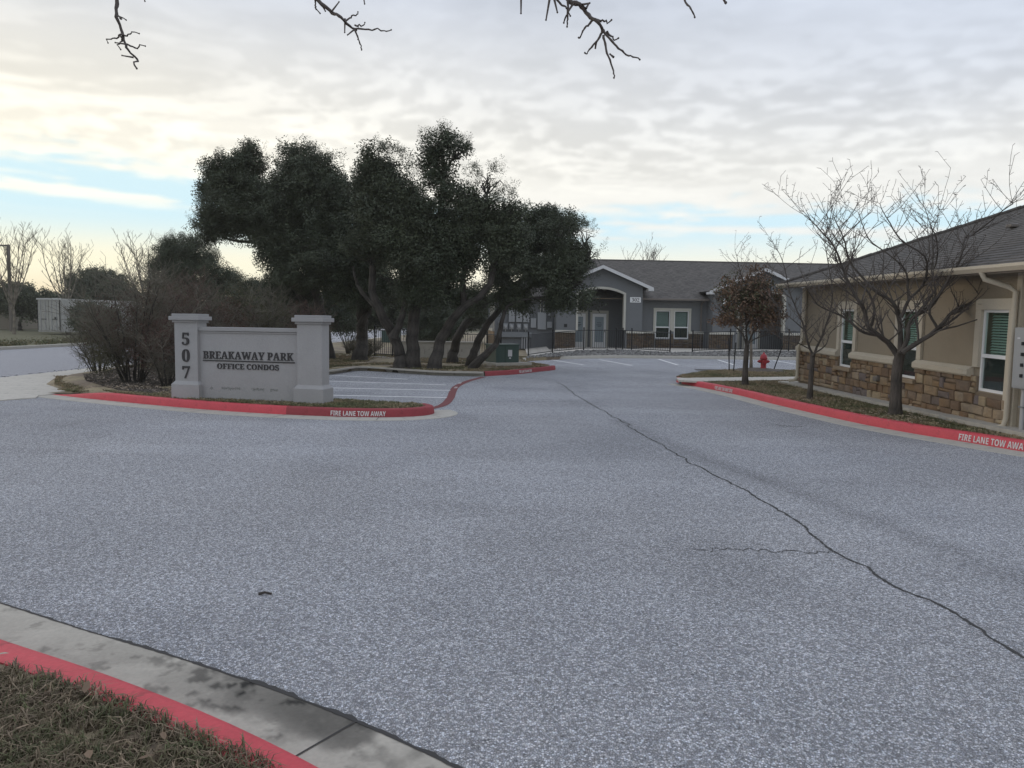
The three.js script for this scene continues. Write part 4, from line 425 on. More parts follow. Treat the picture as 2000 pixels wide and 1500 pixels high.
{ const h = thing('distant_house', 'small tan building with blue grey roof at the far left edge', 'building', [-51, 0.3, -70], 0.1); part(h, 'wall', bx(0, 1.1, -3, 10, 2.2, 6), M.farWall); part(h, 'roof', new B().poly([[-5.5, 2.2, 0.6], [5.5, 2.2, 0.6], [5.5, 3.1, -3], [-5.5, 3.1, -3]]).poly([[-5.5, 3.1, -3], [5.5, 3.1, -3], [5.5, 2.2, -6.6], [-5.5, 2.2, -6.6]]), M.farRoof); part(h, 'fascia', bx(0, 2.15, 0.6, 11, 0.18, 0.05), M.fascia); for (const x of [-1, 1.4, 3.4]) { const w = part(h, 'window', bx(x, 1.3, 0.01, 1, 1.3, 0.06), M.dark); part(w, 'sill', bx(x, 0.6, 0.05, 1.1, 0.08, 0.12), M.fascia); } }
{ const p = thing('street_lamp', 'tall square lamp post with flat head at the far left edge', 'street lamp', [-39.1, 0.5, -60]); part(p, 'pole', bx(0, 3.35, 0, 0.18, 6.7, 0.18), M.brownMetal); const a = part(p, 'lamp_arm', bx(-0.2, 6.66, 0, 0.4, 0.06, 0.06), M.brownMetal); part(a, 'lamp_head', bx(-0.35, 6.62, 0, 0.5, 0.09, 0.3), M.brownMetal); }
{ const u = thing('utility_box', 'dark green utility box far behind the oak trunks', 'utility box', [-9.0, 0.1, -57]); part(u, 'cabinet', new RoundedBoxGeometry(1.3, 0.9, 0.9, 2, 0.03).translate(0, 0.5, 0), M.green); part(u, 'lid', new RoundedBoxGeometry(1.4, 0.08, 1, 2, 0.02).translate(0, 0.98, 0), M.paper); }

// ================================================================ TREES AND SHRUBS
function leafSprig(seed, n, len, leafL, leafW) { const r = rng(seed), b = new B(); for (let k = 0; k < n; k++) { const t = 0.1 + 0.9 * k / n, a = k * 2.4 + r(), el = U(-0.5, 0.9, r), dx = Math.cos(a) * Math.cos(el), dz = Math.sin(a) * Math.cos(el), dy = Math.sin(el), o = [dx * 0.03 + (r() - 0.5) * len * 0.9, t * len + (r() - 0.5) * 0.06, dz * 0.03 + (r() - 0.5) * len * 0.9], L = leafL * U(0.7, 1.2, r), w = leafW * U(0.7, 1.2, r); const T = [o[0] + dx * L, o[1] + dy * L, o[2] + dz * L], s = new THREE.Vector3(-dz, 0.6 * (r() - 0.5), dx).normalize(), m = [o[0] + dx * L * 0.5, o[1] + dy * L * 0.5 + 0.006, o[2] + dz * L * 0.5]; b.poly([o, [m[0] + s.x * w / 2, m[1] + s.y * w / 2, m[2] + s.z * w / 2], T]); b.poly([o, T, [m[0] - s.x * w / 2, m[1] - s.y * w / 2, m[2] - s.z * w / 2]]); } return b.geo(); }
const sprigs = [leafSprig(1, 22, 0.34, 0.085, 0.042), leafSprig(2, 22, 0.34, 0.085, 0.042)];
const farSprig = leafSprig(3, 20, 0.6, 0.17, 0.09), brownSprig = leafSprig(4, 7, 0.14, 0.085, 0.045);
function crown(parent, lobes, geo, mat, dens, seed, name = 'crown', shell = 0.6, clump = 0) {
  const r = rng(seed), T = []; for (const [x, y, z, rx, ry, rz, dn] of lobes) {
    const area = rx * ry + ry * rz + rx * rz, n = Math.round((clump ? dens / 9 : dens) * dn * area); for (let k = 0; k < n; k++) {
      let a, b, c, l; do { a = r() * 2 - 1; b = r() * 2 - 1; c = r() * 2 - 1; l = a * a + b * b + c * c; } while (l > 1 || l < 0.01); l = Math.sqrt(l); const rad = Math.pow(r(), shell) * (0.72 + 0.56 * fbm(a / l * 2.4 + x, b / l * 2.4 + c / l * 2.4 + y, 3, seed)), p = [x + a / l * rad * rx, y + b / l * rad * ry, z + c / l * rad * rz];
      if (!clump) { T.push([...p, 1]); continue; }
      if (fbm(p[0] * 0.95 + p[2] * 0.4, p[1] * 1.05 - p[2] * 0.3, 3, seed + 5) < 0.39) continue;
      const rc = clump * U(0.5, 1.25, r), q = Math.round(U(5, 12, r) * (dn < 0.7 ? 0.7 : 1)); for (let h = 0; h < q; h++) { const u = r() * 6.3, w = r() * 2 - 1, f = rc * Math.cbrt(r()), e = Math.sqrt(1 - w * w); T.push([p[0] + Math.cos(u) * e * f, p[1] + w * f * 0.75, p[2] + Math.sin(u) * e * f, 1]); }
    }
    if (clump) for (let k = 0; k < 5 + 9 * rx; k++) { const a = r() * 6.3, e = Math.sqrt(r()) * 0.9, bx0 = x + Math.cos(a) * e * rx, bz0 = z + Math.sin(a) * e * rz, by0 = y + Math.sqrt(1 - e * e) * ry * 0.85, h = U(0.15, 0.6, r), lx = Math.cos(a) * e * 0.5, lz = Math.sin(a) * e * 0.5; for (let f = 0; f < 1; f += 0.17) T.push([bx0 + lx * f * h, by0 + f * h, bz0 + lz * f * h, 0.62 - 0.3 * f]); }
  }
  const m = new THREE.InstancedMesh(geo, mat, T.length), M4 = new THREE.Matrix4(), q = new THREE.Quaternion(), e = new THREE.Euler(), wp = parent.position; T.forEach((p, k) => { e.set((r() - 0.5) * 2.2, r() * 6.3, (r() - 0.5) * 2.2); q.setFromEuler(e); const s = U(0.75, 1.3, r) * p[3]; M4.compose(new THREE.Vector3(p[0] - wp.x, p[1] - wp.y, p[2] - wp.z), q, new THREE.Vector3(s, s, s)); m.setMatrixAt(k, M4); const l = U(0.7, 1.35, r); m.setColorAt(k, lin(l, l * U(0.94, 1.05, r), l * U(0.85, 1.05, r))); }); m.name = name; m.userData.kind = 'stuff'; parent.add(m); return T.length;
}
function smooth(pts, n) { return new THREE.CatmullRomCurve3(pts.map(p => new THREE.Vector3(...p)), false, 'centripetal').getPoints(n); }
function oak(spec, label, seed, o = {}) {
  const b0 = spec.limbs[0][0][0], t = thing(o.name || 'live_oak', label, 'tree', [b0[0], 0.1, b0[2]], 0, o.group), r = rng(seed), off = p => new THREE.Vector3(p.x - b0[0], p.y - 0.1, p.z - b0[2]); const all = [];
  spec.limbs.forEach(([pts, rad], k) => { const P = smooth(pts, 22).map((p, q) => { const v = off(p); if (q > 1 && q < 21) { v.x += (r() - 0.5) * rad * 0.35; v.z += (fbm(q * 0.35, k + seed, 2, seed) - 0.5) * rad * 4; } return v; }); if (P[0].y < 1.0) P[0].y = -0.12; all.push(...P.slice(5)); part(t, k ? 'limb' : 'trunk', new B().tube(P, f => rad * (1 - 0.78 * f) * (1 + 0.45 * Math.exp(-f * 22)), 0, 9), M.barkDark); });
  const br = new B(); for (const [x, y, z, rx, ry, rz] of spec.lobes) { const c = new THREE.Vector3(x - b0[0], y - 0.1, z - b0[2]); let best = all[0], bd = 1e9; for (const q of all) { const d = q.distanceToSquared(c) + (q.y > c.y ? 0.6 : 0); if (d < bd) { bd = d; best = q; } } for (let k = 0; k < (o.twigs || 9); k++) { const a = r() * 6.3, el = U(-0.4, 1.3, r), e = new THREE.Vector3(c.x + Math.cos(a) * Math.cos(el) * rx * 0.85, c.y + Math.sin(el) * ry * 0.85, c.z + Math.sin(a) * Math.cos(el) * rz * 0.85), m1 = best.clone().lerp(c, 0.6).add(new THREE.Vector3(U(-.2, .2, r), U(-.1, .2, r), U(-.2, .2, r))), m2 = m1.clone().lerp(e, 0.55).add(new THREE.Vector3(U(-.15, .15, r), U(0, .25, r), U(-.15, .15, r))); br.tube([best, m1, m2, e], 0.032, 0.006, 5); } } part(t, 'branches', br, M.barkDark);
  const n = crown(t, spec.lobes, o.geo || sprigs[seed % 2], o.mat || (seed % 2 ? M.leaf : M.leafB), o.dens || 385, seed * 7 + 3, 'crown', o.shell ?? 0.5, o.clump ?? 0.3); return t;
}
const oakLabels = ['broad live oak at the left end of the oak row, crown reaching furthest left', 'live oak with one thick upright trunk just right of the sign', 'live oak with trunk curving left, left one of the touching pair', 'tallest live oak with thin open top, right one of the touching pair', 'live oak with trunk sweeping right in the middle of the row', 'live oak standing further back with thin trunk between the leaning ones', 'rightmost live oak leaning strongly over the green transformer'];
const OAKS = [{"limbs":[[[[-7.53,0.18,-31.3],[-7.69,1.4,-31.3],[-7.89,2.54,-31.3],[-8.34,3.87,-31.3],[-8.49,5.71,-31.3],[-8.56,7.32,-31.3],[-8.51,8.23,-31.3]],0.26],[[[-8.12,0.17,-31.3],[-8.36,1.6,-31.3],[-8.56,2.7,-31.3],[-9.27,3.86,-31.3],[-10.19,4.81,-31.3],[-10.8,5.47,-31.3],[-11.41,6.27,-31.3]],0.2],[[[-8.47,4.88,-31.2],[-9.53,5.88,-31.2],[-10.34,6.88,-31.2],[-10.53,8.08,-31.2]],0.11],[[[-10.09,4.78,-31],[-11.11,4.82,-31],[-12.23,5.11,-31]],0.08],[[[-8.26,3.85,-31],[-7.44,4.87,-31],[-7.23,5.88,-31]],0.1]],"lobes":[[-10.89,6.24,-31,1.45,1.14,1.42,1],[-11.99,6.81,-31.5,0.59,0.74,0.74,1],[-11.29,7.39,-31.3,0.94,0.73,0.91,1],[-10.56,7.8,-31.3,0.58,0.79,0.73,0.7],[-8.57,7.66,-31.5,1.01,0.95,1.01,0.8],[-8.53,6.72,-31.3,1.57,1.04,1.3,1],[-9.68,5.65,-31,1.65,1.24,1.55,1],[-7.76,5.95,-31.5,1.16,1.47,1.44,1],[-11.51,5.42,-31,1.14,0.66,0.83,1],[-12.34,5.11,-31,0.54,0.7,0.67,0.4],[-8.93,4.2,-30.5,1.22,0.91,1.14,1],[-7.8,3.59,-30,1.6,1.0,1.25,1],[-9.33,2.75,-31.8,1.17,0.95,1.17,1],[-7.61,7.63,-31.8,0.55,0.76,0.69,0.6]]},{"limbs":[[[[-6.08,0.15,-30.6],[-6.1,1.02,-30.6],[-6.05,2.04,-30.6],[-6.13,3.05,-30.6],[-6.33,4.25,-30.6],[-6.63,5.64,-30.6],[-6.73,6.83,-30.6]],0.27],[[[-6.05,1.43,-30.6],[-5.69,2.25,-30.6],[-5.4,3.26,-30.6],[-5.73,4.66,-30.6]],0.16]],"lobes":[[-6.73,6.23,-30.6,0.71,0.92,0.89,0.8],[-6.93,5.24,-30.6,1.22,1.12,1.22,1],[-5.89,4.63,-30.4,1.11,1.22,1.22,1],[-7.0,3.6,-30,1.2,1.0,1.2,1],[-5.71,3.02,-30,1.3,0.9,1.12,1]]},{"limbs":[[[[-3.75,0.13,-25.8],[-3.83,0.63,-25.8],[-4.11,1.35,-25.8],[-4.45,2.03,-25.8],[-4.74,2.84,-25.8],[-4.57,4.2,-25.8],[-4.32,5.54,-25.8],[-4.23,6.54,-25.8]],0.22],[[[-4.47,2.03,-25.9],[-5.19,2.84,-25.9],[-5.36,3.52,-25.9]],0.1],[[[-3.99,1.15,-25.7],[-3.62,2.18,-25.7],[-3.71,3.53,-25.7],[-3.79,5.2,-25.7]],0.13]],"lobes":[[-4.29,6.87,-25.8,0.72,0.55,0.69,0.75],[-4.15,6.13,-25.8,1.12,0.77,0.97,1],[-4.78,5.56,-26,0.78,0.95,0.95,0.85],[-3.86,4.85,-25.6,1.28,1.02,1.28,1],[-4.54,3.84,-25.6,1.19,0.94,1.17,1],[-3.4,3.83,-25.3,1.1,0.93,1.1,1],[-3.97,2.85,-25.8,1.2,0.77,0.97,1]]},{"limbs":[[[[-3.36,0.15,-25.9],[-3.38,1.15,-25.9],[-3.22,2.36,-25.9],[-2.88,3.55,-25.9],[-2.54,4.74,-25.9],[-2.38,5.92,-25.9],[-2.37,6.75,-25.9],[-2.44,7.41,-25.9]],0.23],[[[-2.37,6.5,-25.9],[-2.05,7.09,-25.9],[-1.71,7.34,-25.9]],0.06],[[[-2.53,4.73,-25.8],[-1.94,5.41,-25.8],[-1.27,5.92,-25.8]],0.09],[[[-2.39,6.58,-25.9],[-2.73,6.95,-25.9],[-2.98,6.91,-25.9]],0.05],[[[-2.88,3.55,-25.9],[-3.48,4.73,-25.9],[-3.66,5.73,-25.9]],0.09]],"lobes":[[-2.48,7.46,-25.9,0.62,0.38,0.47,0.6],[-1.92,7.12,-25.9,0.47,0.52,0.52,0.55],[-2.85,6.88,-25.9,0.41,0.41,0.41,0.4],[-2.33,6.58,-25.9,0.78,0.52,0.65,0.3],[-2.64,5.75,-25.9,0.86,0.69,0.86,0.7],[-2.87,4.72,-25.8,1.03,0.86,1.03,1],[-2.08,3.87,-25.5,1.02,1.02,1.02,0.9],[-2.75,2.86,-25.5,0.94,0.77,0.94,1]]},{"limbs":[[[[-2.6,0.19,-25.5],[-2.43,1.0,-25.5],[-2.11,1.65,-25.5],[-1.61,2.2,-25.5],[-0.97,2.66,-25.5],[-0.69,3.39,-25.5],[-0.74,4.72,-25.5],[-0.92,5.87,-25.5]],0.2],[[[-1.62,2.2,-25.6],[-1.66,3.21,-25.6],[-1.33,4.22,-25.6],[-1.09,5.22,-25.6]],0.12],[[[-0.69,3.39,-25.5],[-0.32,4.39,-25.5],[-0.25,5.39,-25.5]],0.09]],"lobes":[[-0.93,6.17,-25.5,0.77,0.54,0.68,0.75],[-1.0,5.54,-25.5,1.02,0.68,0.85,1],[-0.24,5.22,-25.5,0.54,0.85,0.68,0.7],[-1.33,4.71,-25.5,0.85,0.85,0.85,0.85],[-0.31,4.21,-25.3,0.76,0.84,0.84,1],[-1.23,2.21,-25.8,0.69,0.43,0.54,0.5]]},{"limbs":[[[[-2.31,0.19,-29.5],[-2.24,0.71,-29.5],[-1.89,1.5,-29.5],[-1.12,2.38,-29.5],[-0.05,3.08,-29.5],[0.91,3.87,-29.5],[1.48,4.65,-29.5]],0.2]],"lobes":[[-0.07,4.2,-29,0.97,0.87,0.97,0.9],[0.69,4.78,-29,1.06,0.87,1.06,1],[1.45,5.16,-29,0.97,0.7,0.87,0.8],[0.9,3.74,-29,1.16,0.87,1.09,1],[-0.24,3.05,-29,0.87,0.77,0.87,1]]},{"limbs":[[[[-1.5,0.13,-27.3],[-1.38,0.61,-27.3],[-1.11,1.25,-27.3],[-0.49,2.16,-27.3],[0.32,2.8,-27.3],[1.21,3.35,-27.3],[1.92,4.08,-27.3]],0.17],[[[-1.4,0.1,-26],[-0.88,0.67,-26],[-0.54,1.02,-26],[-0.41,1.54,-26],[-0.21,2.23,-26],[0.65,2.58,-26]],0.15],[[[1.2,3.34,-27],[2.09,3.35,-27],[2.61,4.06,-27]],0.06]],"lobes":[[1.8,4.58,-27,0.9,0.72,0.9,1],[2.42,4.59,-27,0.54,0.54,0.54,0.9],[2.6,3.78,-26.8,0.54,0.64,0.64,0.9],[2.32,2.79,-26.4,0.6,0.6,0.6,0.9],[2.07,3.69,-26.8,0.86,0.75,0.86,1],[1.18,3.13,-26.5,1.15,0.74,0.93,1],[1.89,2.79,-26.5,0.88,0.64,0.8,1],[0.14,2.42,-26.5,0.88,0.49,0.62,0.8],[1.45,2.29,-26.3,0.46,0.32,0.39,0.9],[1.68,3.21,-26.2,0.7,0.79,0.79,1]]}]; OAKS.forEach((s, k) => oak(s, oakLabels[k], 40 + k, { group: 'live oaks behind the parking bay' }));
const FAR = [{"limbs":[[[[-18.45,1.17,-45],[-18.57,2.96,-45],[-18.84,4.43,-45],[-19.41,5.6,-45]],0.22],[[[-18.57,2.96,-45],[-17.36,3.86,-45]],0.12]],"lobes":[[-19.56,5.6,-45,1.26,0.9,1.12,0.8],[-18.68,4.88,-45,1.8,1.14,1.43,1],[-20.32,4.71,-45,0.96,0.9,0.96,0.7],[-17.96,3.56,-45,1.8,1.35,1.69,1],[-16.78,3.13,-45,1.35,1.35,1.35,1],[-19.76,3.09,-45,1.65,1.5,1.65,1],[-18.22,5.91,-45,0.9,0.54,0.67,0.5]]},{"limbs":[[[[-38.4,0.25,-72],[-38.45,2.16,-72],[-38.77,4.06,-72]],0.25]],"lobes":[[-39.96,4.28,-72,1.68,1.44,1.68,1],[-38.28,4.78,-72,2.16,1.34,1.68,1],[-36.63,3.85,-72,1.92,1.82,1.92,1],[-39.29,2.63,-72,2.64,1.92,2.4,1]]},{"limbs":[[[[-30.43,0.49,-56],[-30.37,1.31,-56]],0.1]],"lobes":[[-30.77,1.6,-56,0.97,0.82,0.97,1],[-29.66,1.39,-56,0.97,0.75,0.93,1],[-31.72,1.07,-56,0.52,0.37,0.47,1]]},{"limbs":[[[[-4.0,0.27,-42],[-4.06,1.39,-42]],0.14]],"lobes":[[-4.37,1.53,-42,1.12,1.06,1.12,1],[-3.67,1.4,-42,0.98,0.98,0.98,1],[-5.07,1.24,-42,0.7,0.7,0.7,1]]},{"limbs":[[[[-43.52,0.14,-68],[-43.45,2.04,-68]],0.2]],"lobes":[[-44.09,3.15,-68,1.81,1.45,1.81,1],[-42.08,2.51,-68,2.27,1.36,1.7,1],[-40.28,2.31,-68,1.36,1.13,1.36,1]]},{"limbs":[[[[-10.78,0.82,-38],[-10.77,2.08,-38]],0.2]],"lobes":[[-11.65,2.31,-38,1.52,1.27,1.52,1],[-10.14,1.83,-38,1.39,1.14,1.39,1],[-8.88,1.98,-38,1.27,1.01,1.27,1],[-12.66,2.55,-38,1.14,1.01,1.14,1]]},{"limbs":[[[[-9.64,0.61,-60],[-9.64,2.4,-60]],0.2]],"lobes":[[-11.23,2.57,-60,2.4,1.68,2.1,1],[-8.44,2.81,-60,2.4,1.8,2.25,1],[-6.05,2.64,-60,2.4,1.8,2.25,1],[-3.66,2.48,-60,2.0,1.8,2.0,1],[-12.83,2.15,-60,1.6,1.4,1.6,1]]}]; const farL = [['leafy_tree', 'dark evergreen tree behind the shrubs left of the oak row', {}], ['leafy_tree', 'hazy grey green tree beside the white container', { mat: M.leafFar, geo: farSprig, dens: 90, twigs: 3, clump: 0.6 }], ['round_shrub', 'grey green shrub growing against the long side of the container', { mat: M.leafFar, geo: farSprig, dens: 120, twigs: 3, clump: 0.4 }], ['round_shrub', 'dark rounded evergreen shrub behind the oak trunks', { dens: 330, twigs: 2 }], ['leafy_tree', 'low dark evergreen thicket under the far lamp post', { mat: M.leafFar, geo: farSprig, dens: 110, twigs: 2, clump: 0.6 }], ['leafy_tree', 'dark evergreen thicket behind the sign under the left oak', { dens: 330, twigs: 3 }], ['leafy_tree', 'dark line of evergreen growth far behind the oak trunks', { geo: farSprig, dens: 130, twigs: 3, clump: 0.6 }]]; FAR.forEach((s, k) => oak(s, farL[k][1], 60 + k, { name: farL[k][0], dens: 260, ...farL[k][2] }));
{ // a wood on the skyline, one mass
  const g = new THREE.Group(); g.position.set(0, 0, 0); const L = [], r = rng(123); for (let k = 0; k < 64; k++) { const x = -190 + k * 5.2 + U(-2, 2, r), z = -150 - 40 * r(); L.push([x, U(1.5, 3.0, r), z, U(4, 7, r), U(2.2, 4.2, r), 4, 1]); } crown(g, L, leafSprig(9, 16, 1.5, 0.5, 0.3), M.leafFar, 11, 5); const m = g.children[0]; m.name = 'distant_wood'; scene.add(tag(m, 'distant wooded skyline reading as one low mass', 'wood', null, 'stuff')); }

// bare trees: limbs follow the photograph, side shoots and short spurs are grown
function grow(b, p, dir, len, rad, depth, r, o) {
  const n = Math.max(2, Math.round(len / 0.16)), pts = [p.clone()], d = dir.clone(); let q = p.clone(); for (let k = 0; k < n; k++) { d.x += (r() - 0.5) * o.wob; d.z += (r() - 0.5) * o.wob; d.y += (r() - 0.5) * o.wob + o.up * 0.08; d.normalize(); q = q.clone().addScaledVector(d, len / n); pts.push(q); } b.tube(pts, rad, Math.max(o.tip, rad * 0.4), depth ? 4 : 3);
  if (!depth) return; for (let k = 1; k < pts.length; k++) { if (r() < o.side) { const a = r() * 6.3, s = new THREE.Vector3(Math.cos(a), U(-0.1, 0.5, r) + o.up * 0.3, Math.sin(a)).multiplyScalar(0.9).add(d).normalize(); grow(b, pts[k], s, len * U(0.3, 0.65, r) * (1 - 0.4 * k / n), Math.max(o.tip, rad * 0.55), depth - 1, r, o); } if (r() < o.spur) { const a = r() * 6.3, s = new THREE.Vector3(Math.cos(a), U(-0.2, 0.7, r), Math.sin(a)).normalize(); b.tube([pts[k], pts[k].clone().addScaledVector(s, U(0.025, 0.09, r))], o.tip * 1.2, o.tip, 3); } }
}
function bareTree(name, label, limbs, seed, o, group) {
  const b0 = limbs[0][0][0], t = thing(name, label, 'tree', [b0[0], 0.12, b0[2]], 0, group), r = rng(seed), off = p => new THREE.Vector3(p.x - b0[0], p.y - 0.12, p.z - b0[2]); const tw = new B(); t.userData.tips = [];
  limbs.forEach(([pts, r0, r1], k) => { const P = smooth(pts, Math.max(10, pts.length * 3)).map(off); if (!k) P[0].y = -0.1; P.forEach((p, q) => { if (q && k) { p.z += (fbm(q * 0.09, k * 3.1, 2, seed) - 0.5) * 1.6 * o.deep * (q / P.length); p.x += (r() - 0.5) * 0.012; } }); part(t, k ? 'limb' : 'trunk', new B().tube(P, f => mix(r0, r1, Math.pow(f, 0.8)) * (k ? 1 : 1 + 0.5 * Math.exp(-f * 9)), 0, k ? 6 : 10), o.bark || M.bark); if (k) for (let q = 3; q < P.length; q++) { const T = P[q].clone().sub(P[q - 1]).normalize(); for (let c = 0; c < o.per; c++) if (r() < o.prob) { const a = r() * 6.3, s = new THREE.Vector3(Math.cos(a), U(0.0, 0.8, r), Math.sin(a)).multiplyScalar(0.8).addScaledVector(T, 0.5).normalize(); grow(tw, P[q], s, U(o.l0, o.l1, r), mix(r0, r1, q / P.length) * 0.4 + 0.0015, o.depth, r, o); } if (r() < o.spur) { const a = r() * 6.3; tw.tube([P[q], P[q].clone().add(new THREE.Vector3(Math.cos(a) * 0.07, 0.04, Math.sin(a) * 0.07))], 0.004, 0.003, 3); } } }); part(t, 'twigs', tw, o.twig || M.twig); return t;
}
const pear = { wob: 0.26, up: 0.9, side: 0.48, spur: 0.9, tip: 0.0033, depth: 2, per: 2, prob: 0.58, l0: 0.35, l1: 1.05, deep: 2.0 };
bareTree('bare_tree', 'largest bare spreading tree before the tan building windows', [[[[6.87,0.12,-13.67],[6.86,0.53,-13.67],[6.86,0.99,-13.67],[6.9,1.26,-13.67]],0.1,0.085],[[[6.89,1.17,-13.67],[6.72,1.42,-13.67],[6.49,1.57,-13.67],[6.34,1.71,-13.67],[6.24,1.98,-13.67],[6.07,2.15,-13.67],[5.9,2.42,-13.67],[5.75,2.69,-13.67],[5.6,3.04,-13.67],[5.36,3.35,-13.67],[5.14,3.62,-13.67]],0.06,0.008],[[[6.6,1.57,-13.9],[6.34,1.63,-13.9],[6.07,1.88,-13.9],[5.79,2.02,-13.9],[5.51,2.15,-13.9],[5.13,2.42,-13.9]],0.035,0.005],[[[6.81,1.25,-13.5],[6.83,1.62,-13.5],[6.79,1.94,-13.5],[6.65,2.16,-13.5],[6.41,2.33,-13.5],[6.22,2.68,-13.5],[6.02,3.03,-13.5],[5.93,3.38,-13.5],[5.81,3.69,-13.5]],0.05,0.007],[[[6.74,1.89,-13.4],[6.86,2.2,-13.4],[7.07,2.43,-13.4],[6.96,2.86,-13.4],[6.5,3.21,-13.4],[6.46,3.55,-13.4],[6.46,3.9,-13.4]],0.035,0.005],[[[6.72,1.27,-13.3],[6.84,1.54,-13.3],[6.9,1.85,-13.3],[7.12,2.07,-13.3],[7.28,2.42,-13.3],[7.44,2.77,-13.3],[7.67,3.21,-13.3],[7.93,3.35,-13.3],[8.34,3.78,-13.3],[8.52,3.87,-13.3]],0.045,0.006],[[[6.69,1.28,-13.2],[6.97,1.5,-13.2],[7.27,1.72,-13.2],[7.6,1.97,-13.2],[7.94,2.17,-13.2],[8.28,2.3,-13.2],[8.71,2.44,-13.2]],0.05,0.012],[[[7.16,1.72,-13.0],[7.01,1.98,-13.0],[7.12,2.28,-13.0],[7.05,2.75,-13.0],[7.16,3.17,-13.0],[7.35,3.51,-13.0],[7.47,3.68,-13.0]],0.025,0.005],[[[6.45,1.71,-13.9],[6.48,2.07,-13.9],[6.41,2.44,-13.9],[6.12,2.8,-13.9],[5.96,3.25,-13.9],[6.17,3.71,-13.9]],0.03,0.005],[[[7.01,2.21,-13.7],[6.86,2.62,-13.7],[6.57,2.97,-13.7],[6.28,3.32,-13.7],[6.16,3.77,-13.7]],0.022,0.005],[[[7.17,2.44,-13.6],[7.42,2.8,-13.6],[7.35,3.24,-13.6],[7.12,3.5,-13.6],[7.1,3.85,-13.6]],0.02,0.004]], 5, pear, 'bare trees on the right grass island');
bareTree('bare_tree', 'smaller bare tree near the corner downspout of the tan building', [[[[6.41,0.12,-16.47],[6.42,0.48,-16.47],[6.43,0.87,-16.47],[6.44,1.12,-16.47]],0.055,0.05],[[[6.46,1.09,-16.5],[6.34,1.36,-16.5],[6.26,1.69,-16.5],[6.1,2.12,-16.5],[5.92,2.55,-16.5],[5.73,3.2,-16.5],[5.69,3.58,-16.5]],0.03,0.004],[[[6.42,1.09,-16.4],[6.53,1.42,-16.4],[6.63,1.69,-16.4],[6.74,2.13,-16.4],[6.75,2.67,-16.4],[6.62,3.2,-16.4],[6.43,3.63,-16.4]],0.03,0.004],[[[6.4,1.15,-16.3],[6.63,1.35,-16.3],[6.76,1.59,-16.3],[6.97,1.75,-16.3]],0.018,0.004],[[[6.39,1.23,-16.5],[6.14,1.34,-16.5],[5.97,1.38,-16.5],[5.8,1.46,-16.5],[5.71,1.68,-16.5]],0.016,0.004],[[[6.29,1.58,-16.5],[6.06,1.85,-16.5],[5.83,2.06,-16.5],[5.72,2.23,-16.5]],0.014,0.003]], 6, { ...pear, prob: 0.6, l0: 0.25, l1: 0.7, deep: 1.2 }, 'bare trees on the right grass island');
const r1 = bareTree('brown_leaf_tree', 'small tree still holding brown leaves beside the red hydrant', [[[[6.17,0.14,-20.27],[6.16,0.58,-20.27],[6.17,0.99,-20.27],[6.18,1.23,-20.27]],0.075,0.06],[[[6.18,1.12,-20.3],[6.06,1.46,-20.3],[5.85,1.66,-20.3],[5.57,1.92,-20.3],[5.29,2.19,-20.3]],0.03,0.006],[[[6.19,1.19,-20.3],[6.16,1.66,-20.3],[6.1,2.2,-20.3],[6.01,2.73,-20.3],[5.82,3.13,-20.3],[5.76,3.66,-20.3]],0.035,0.005],[[[6.16,1.19,-20.2],[6.36,1.53,-20.2],[6.55,1.8,-20.2],[6.66,2.34,-20.2],[6.78,2.74,-20.2]],0.03,0.006],[[[6.17,1.23,-20.2],[6.43,1.4,-20.2],[6.7,1.51,-20.2]],0.015,0.005],[[[6.16,1.66,-20.3],[6.3,2.2,-20.3],[6.35,2.74,-20.3],[6.26,3.14,-20.3]],0.02,0.005]], 9, { ...pear, prob: 0.75, l0: 0.3, l1: 0.8, deep: 1.2, tip: 0.003 });
{ const L = [[-0.32, 2.4, 0, 0.62, 0.65, 0.6, 1], [0.33, 2.3, 0, 0.62, 0.62, 0.6, 1], [0.1, 2.85, 0, 0.45, 0.45, 0.5, 0.7], [-0.65, 1.8, 0.1, 0.4, 0.18, 0.4, 1.2], [0.4, 1.8, 0, 0.55, 0.35, 0.5, 0.8]].map(q => [q[0] + r1.position.x, q[1] + 0.0, q[2] + r1.position.z, ...q.slice(3)]); crown(r1, L, brownSprig, M.leafBrown, 210, 15, 'dry_leaves', 0.5); crown(r1, L.slice(0, 2), brownSprig, M.leafOlive, 130, 17, 'green_leaves', 0.6); }
{ const P = [[8.5, 0.14, -27.3], [8.48, 0.9, -27.3], [8.45, 1.7, -27.3]]; bareTree('young_tree', 'thin pale trunked young tree held by dark stakes', [[P, 0.05, 0.04], [[P[2], [8.3, 2.4, -27.3], [8.1, 3.3, -27.3], [8.0, 4.3, -27.3]], 0.025, 0.004], [[P[2], [8.6, 2.5, -27.4], [8.55, 3.4, -27.4], [8.5, 4.4, -27.4]], 0.025, 0.004], [[P[2], [8.8, 2.4, -27.3], [9.0, 3.3, -27.2], [9.1, 4.5, -27.3]], 0.02, 0.004]], 12, { ...pear, prob: 0.3, bark: M.barkPale, l0: 0.2, l1: 0.5, deep: 0.5 }); }
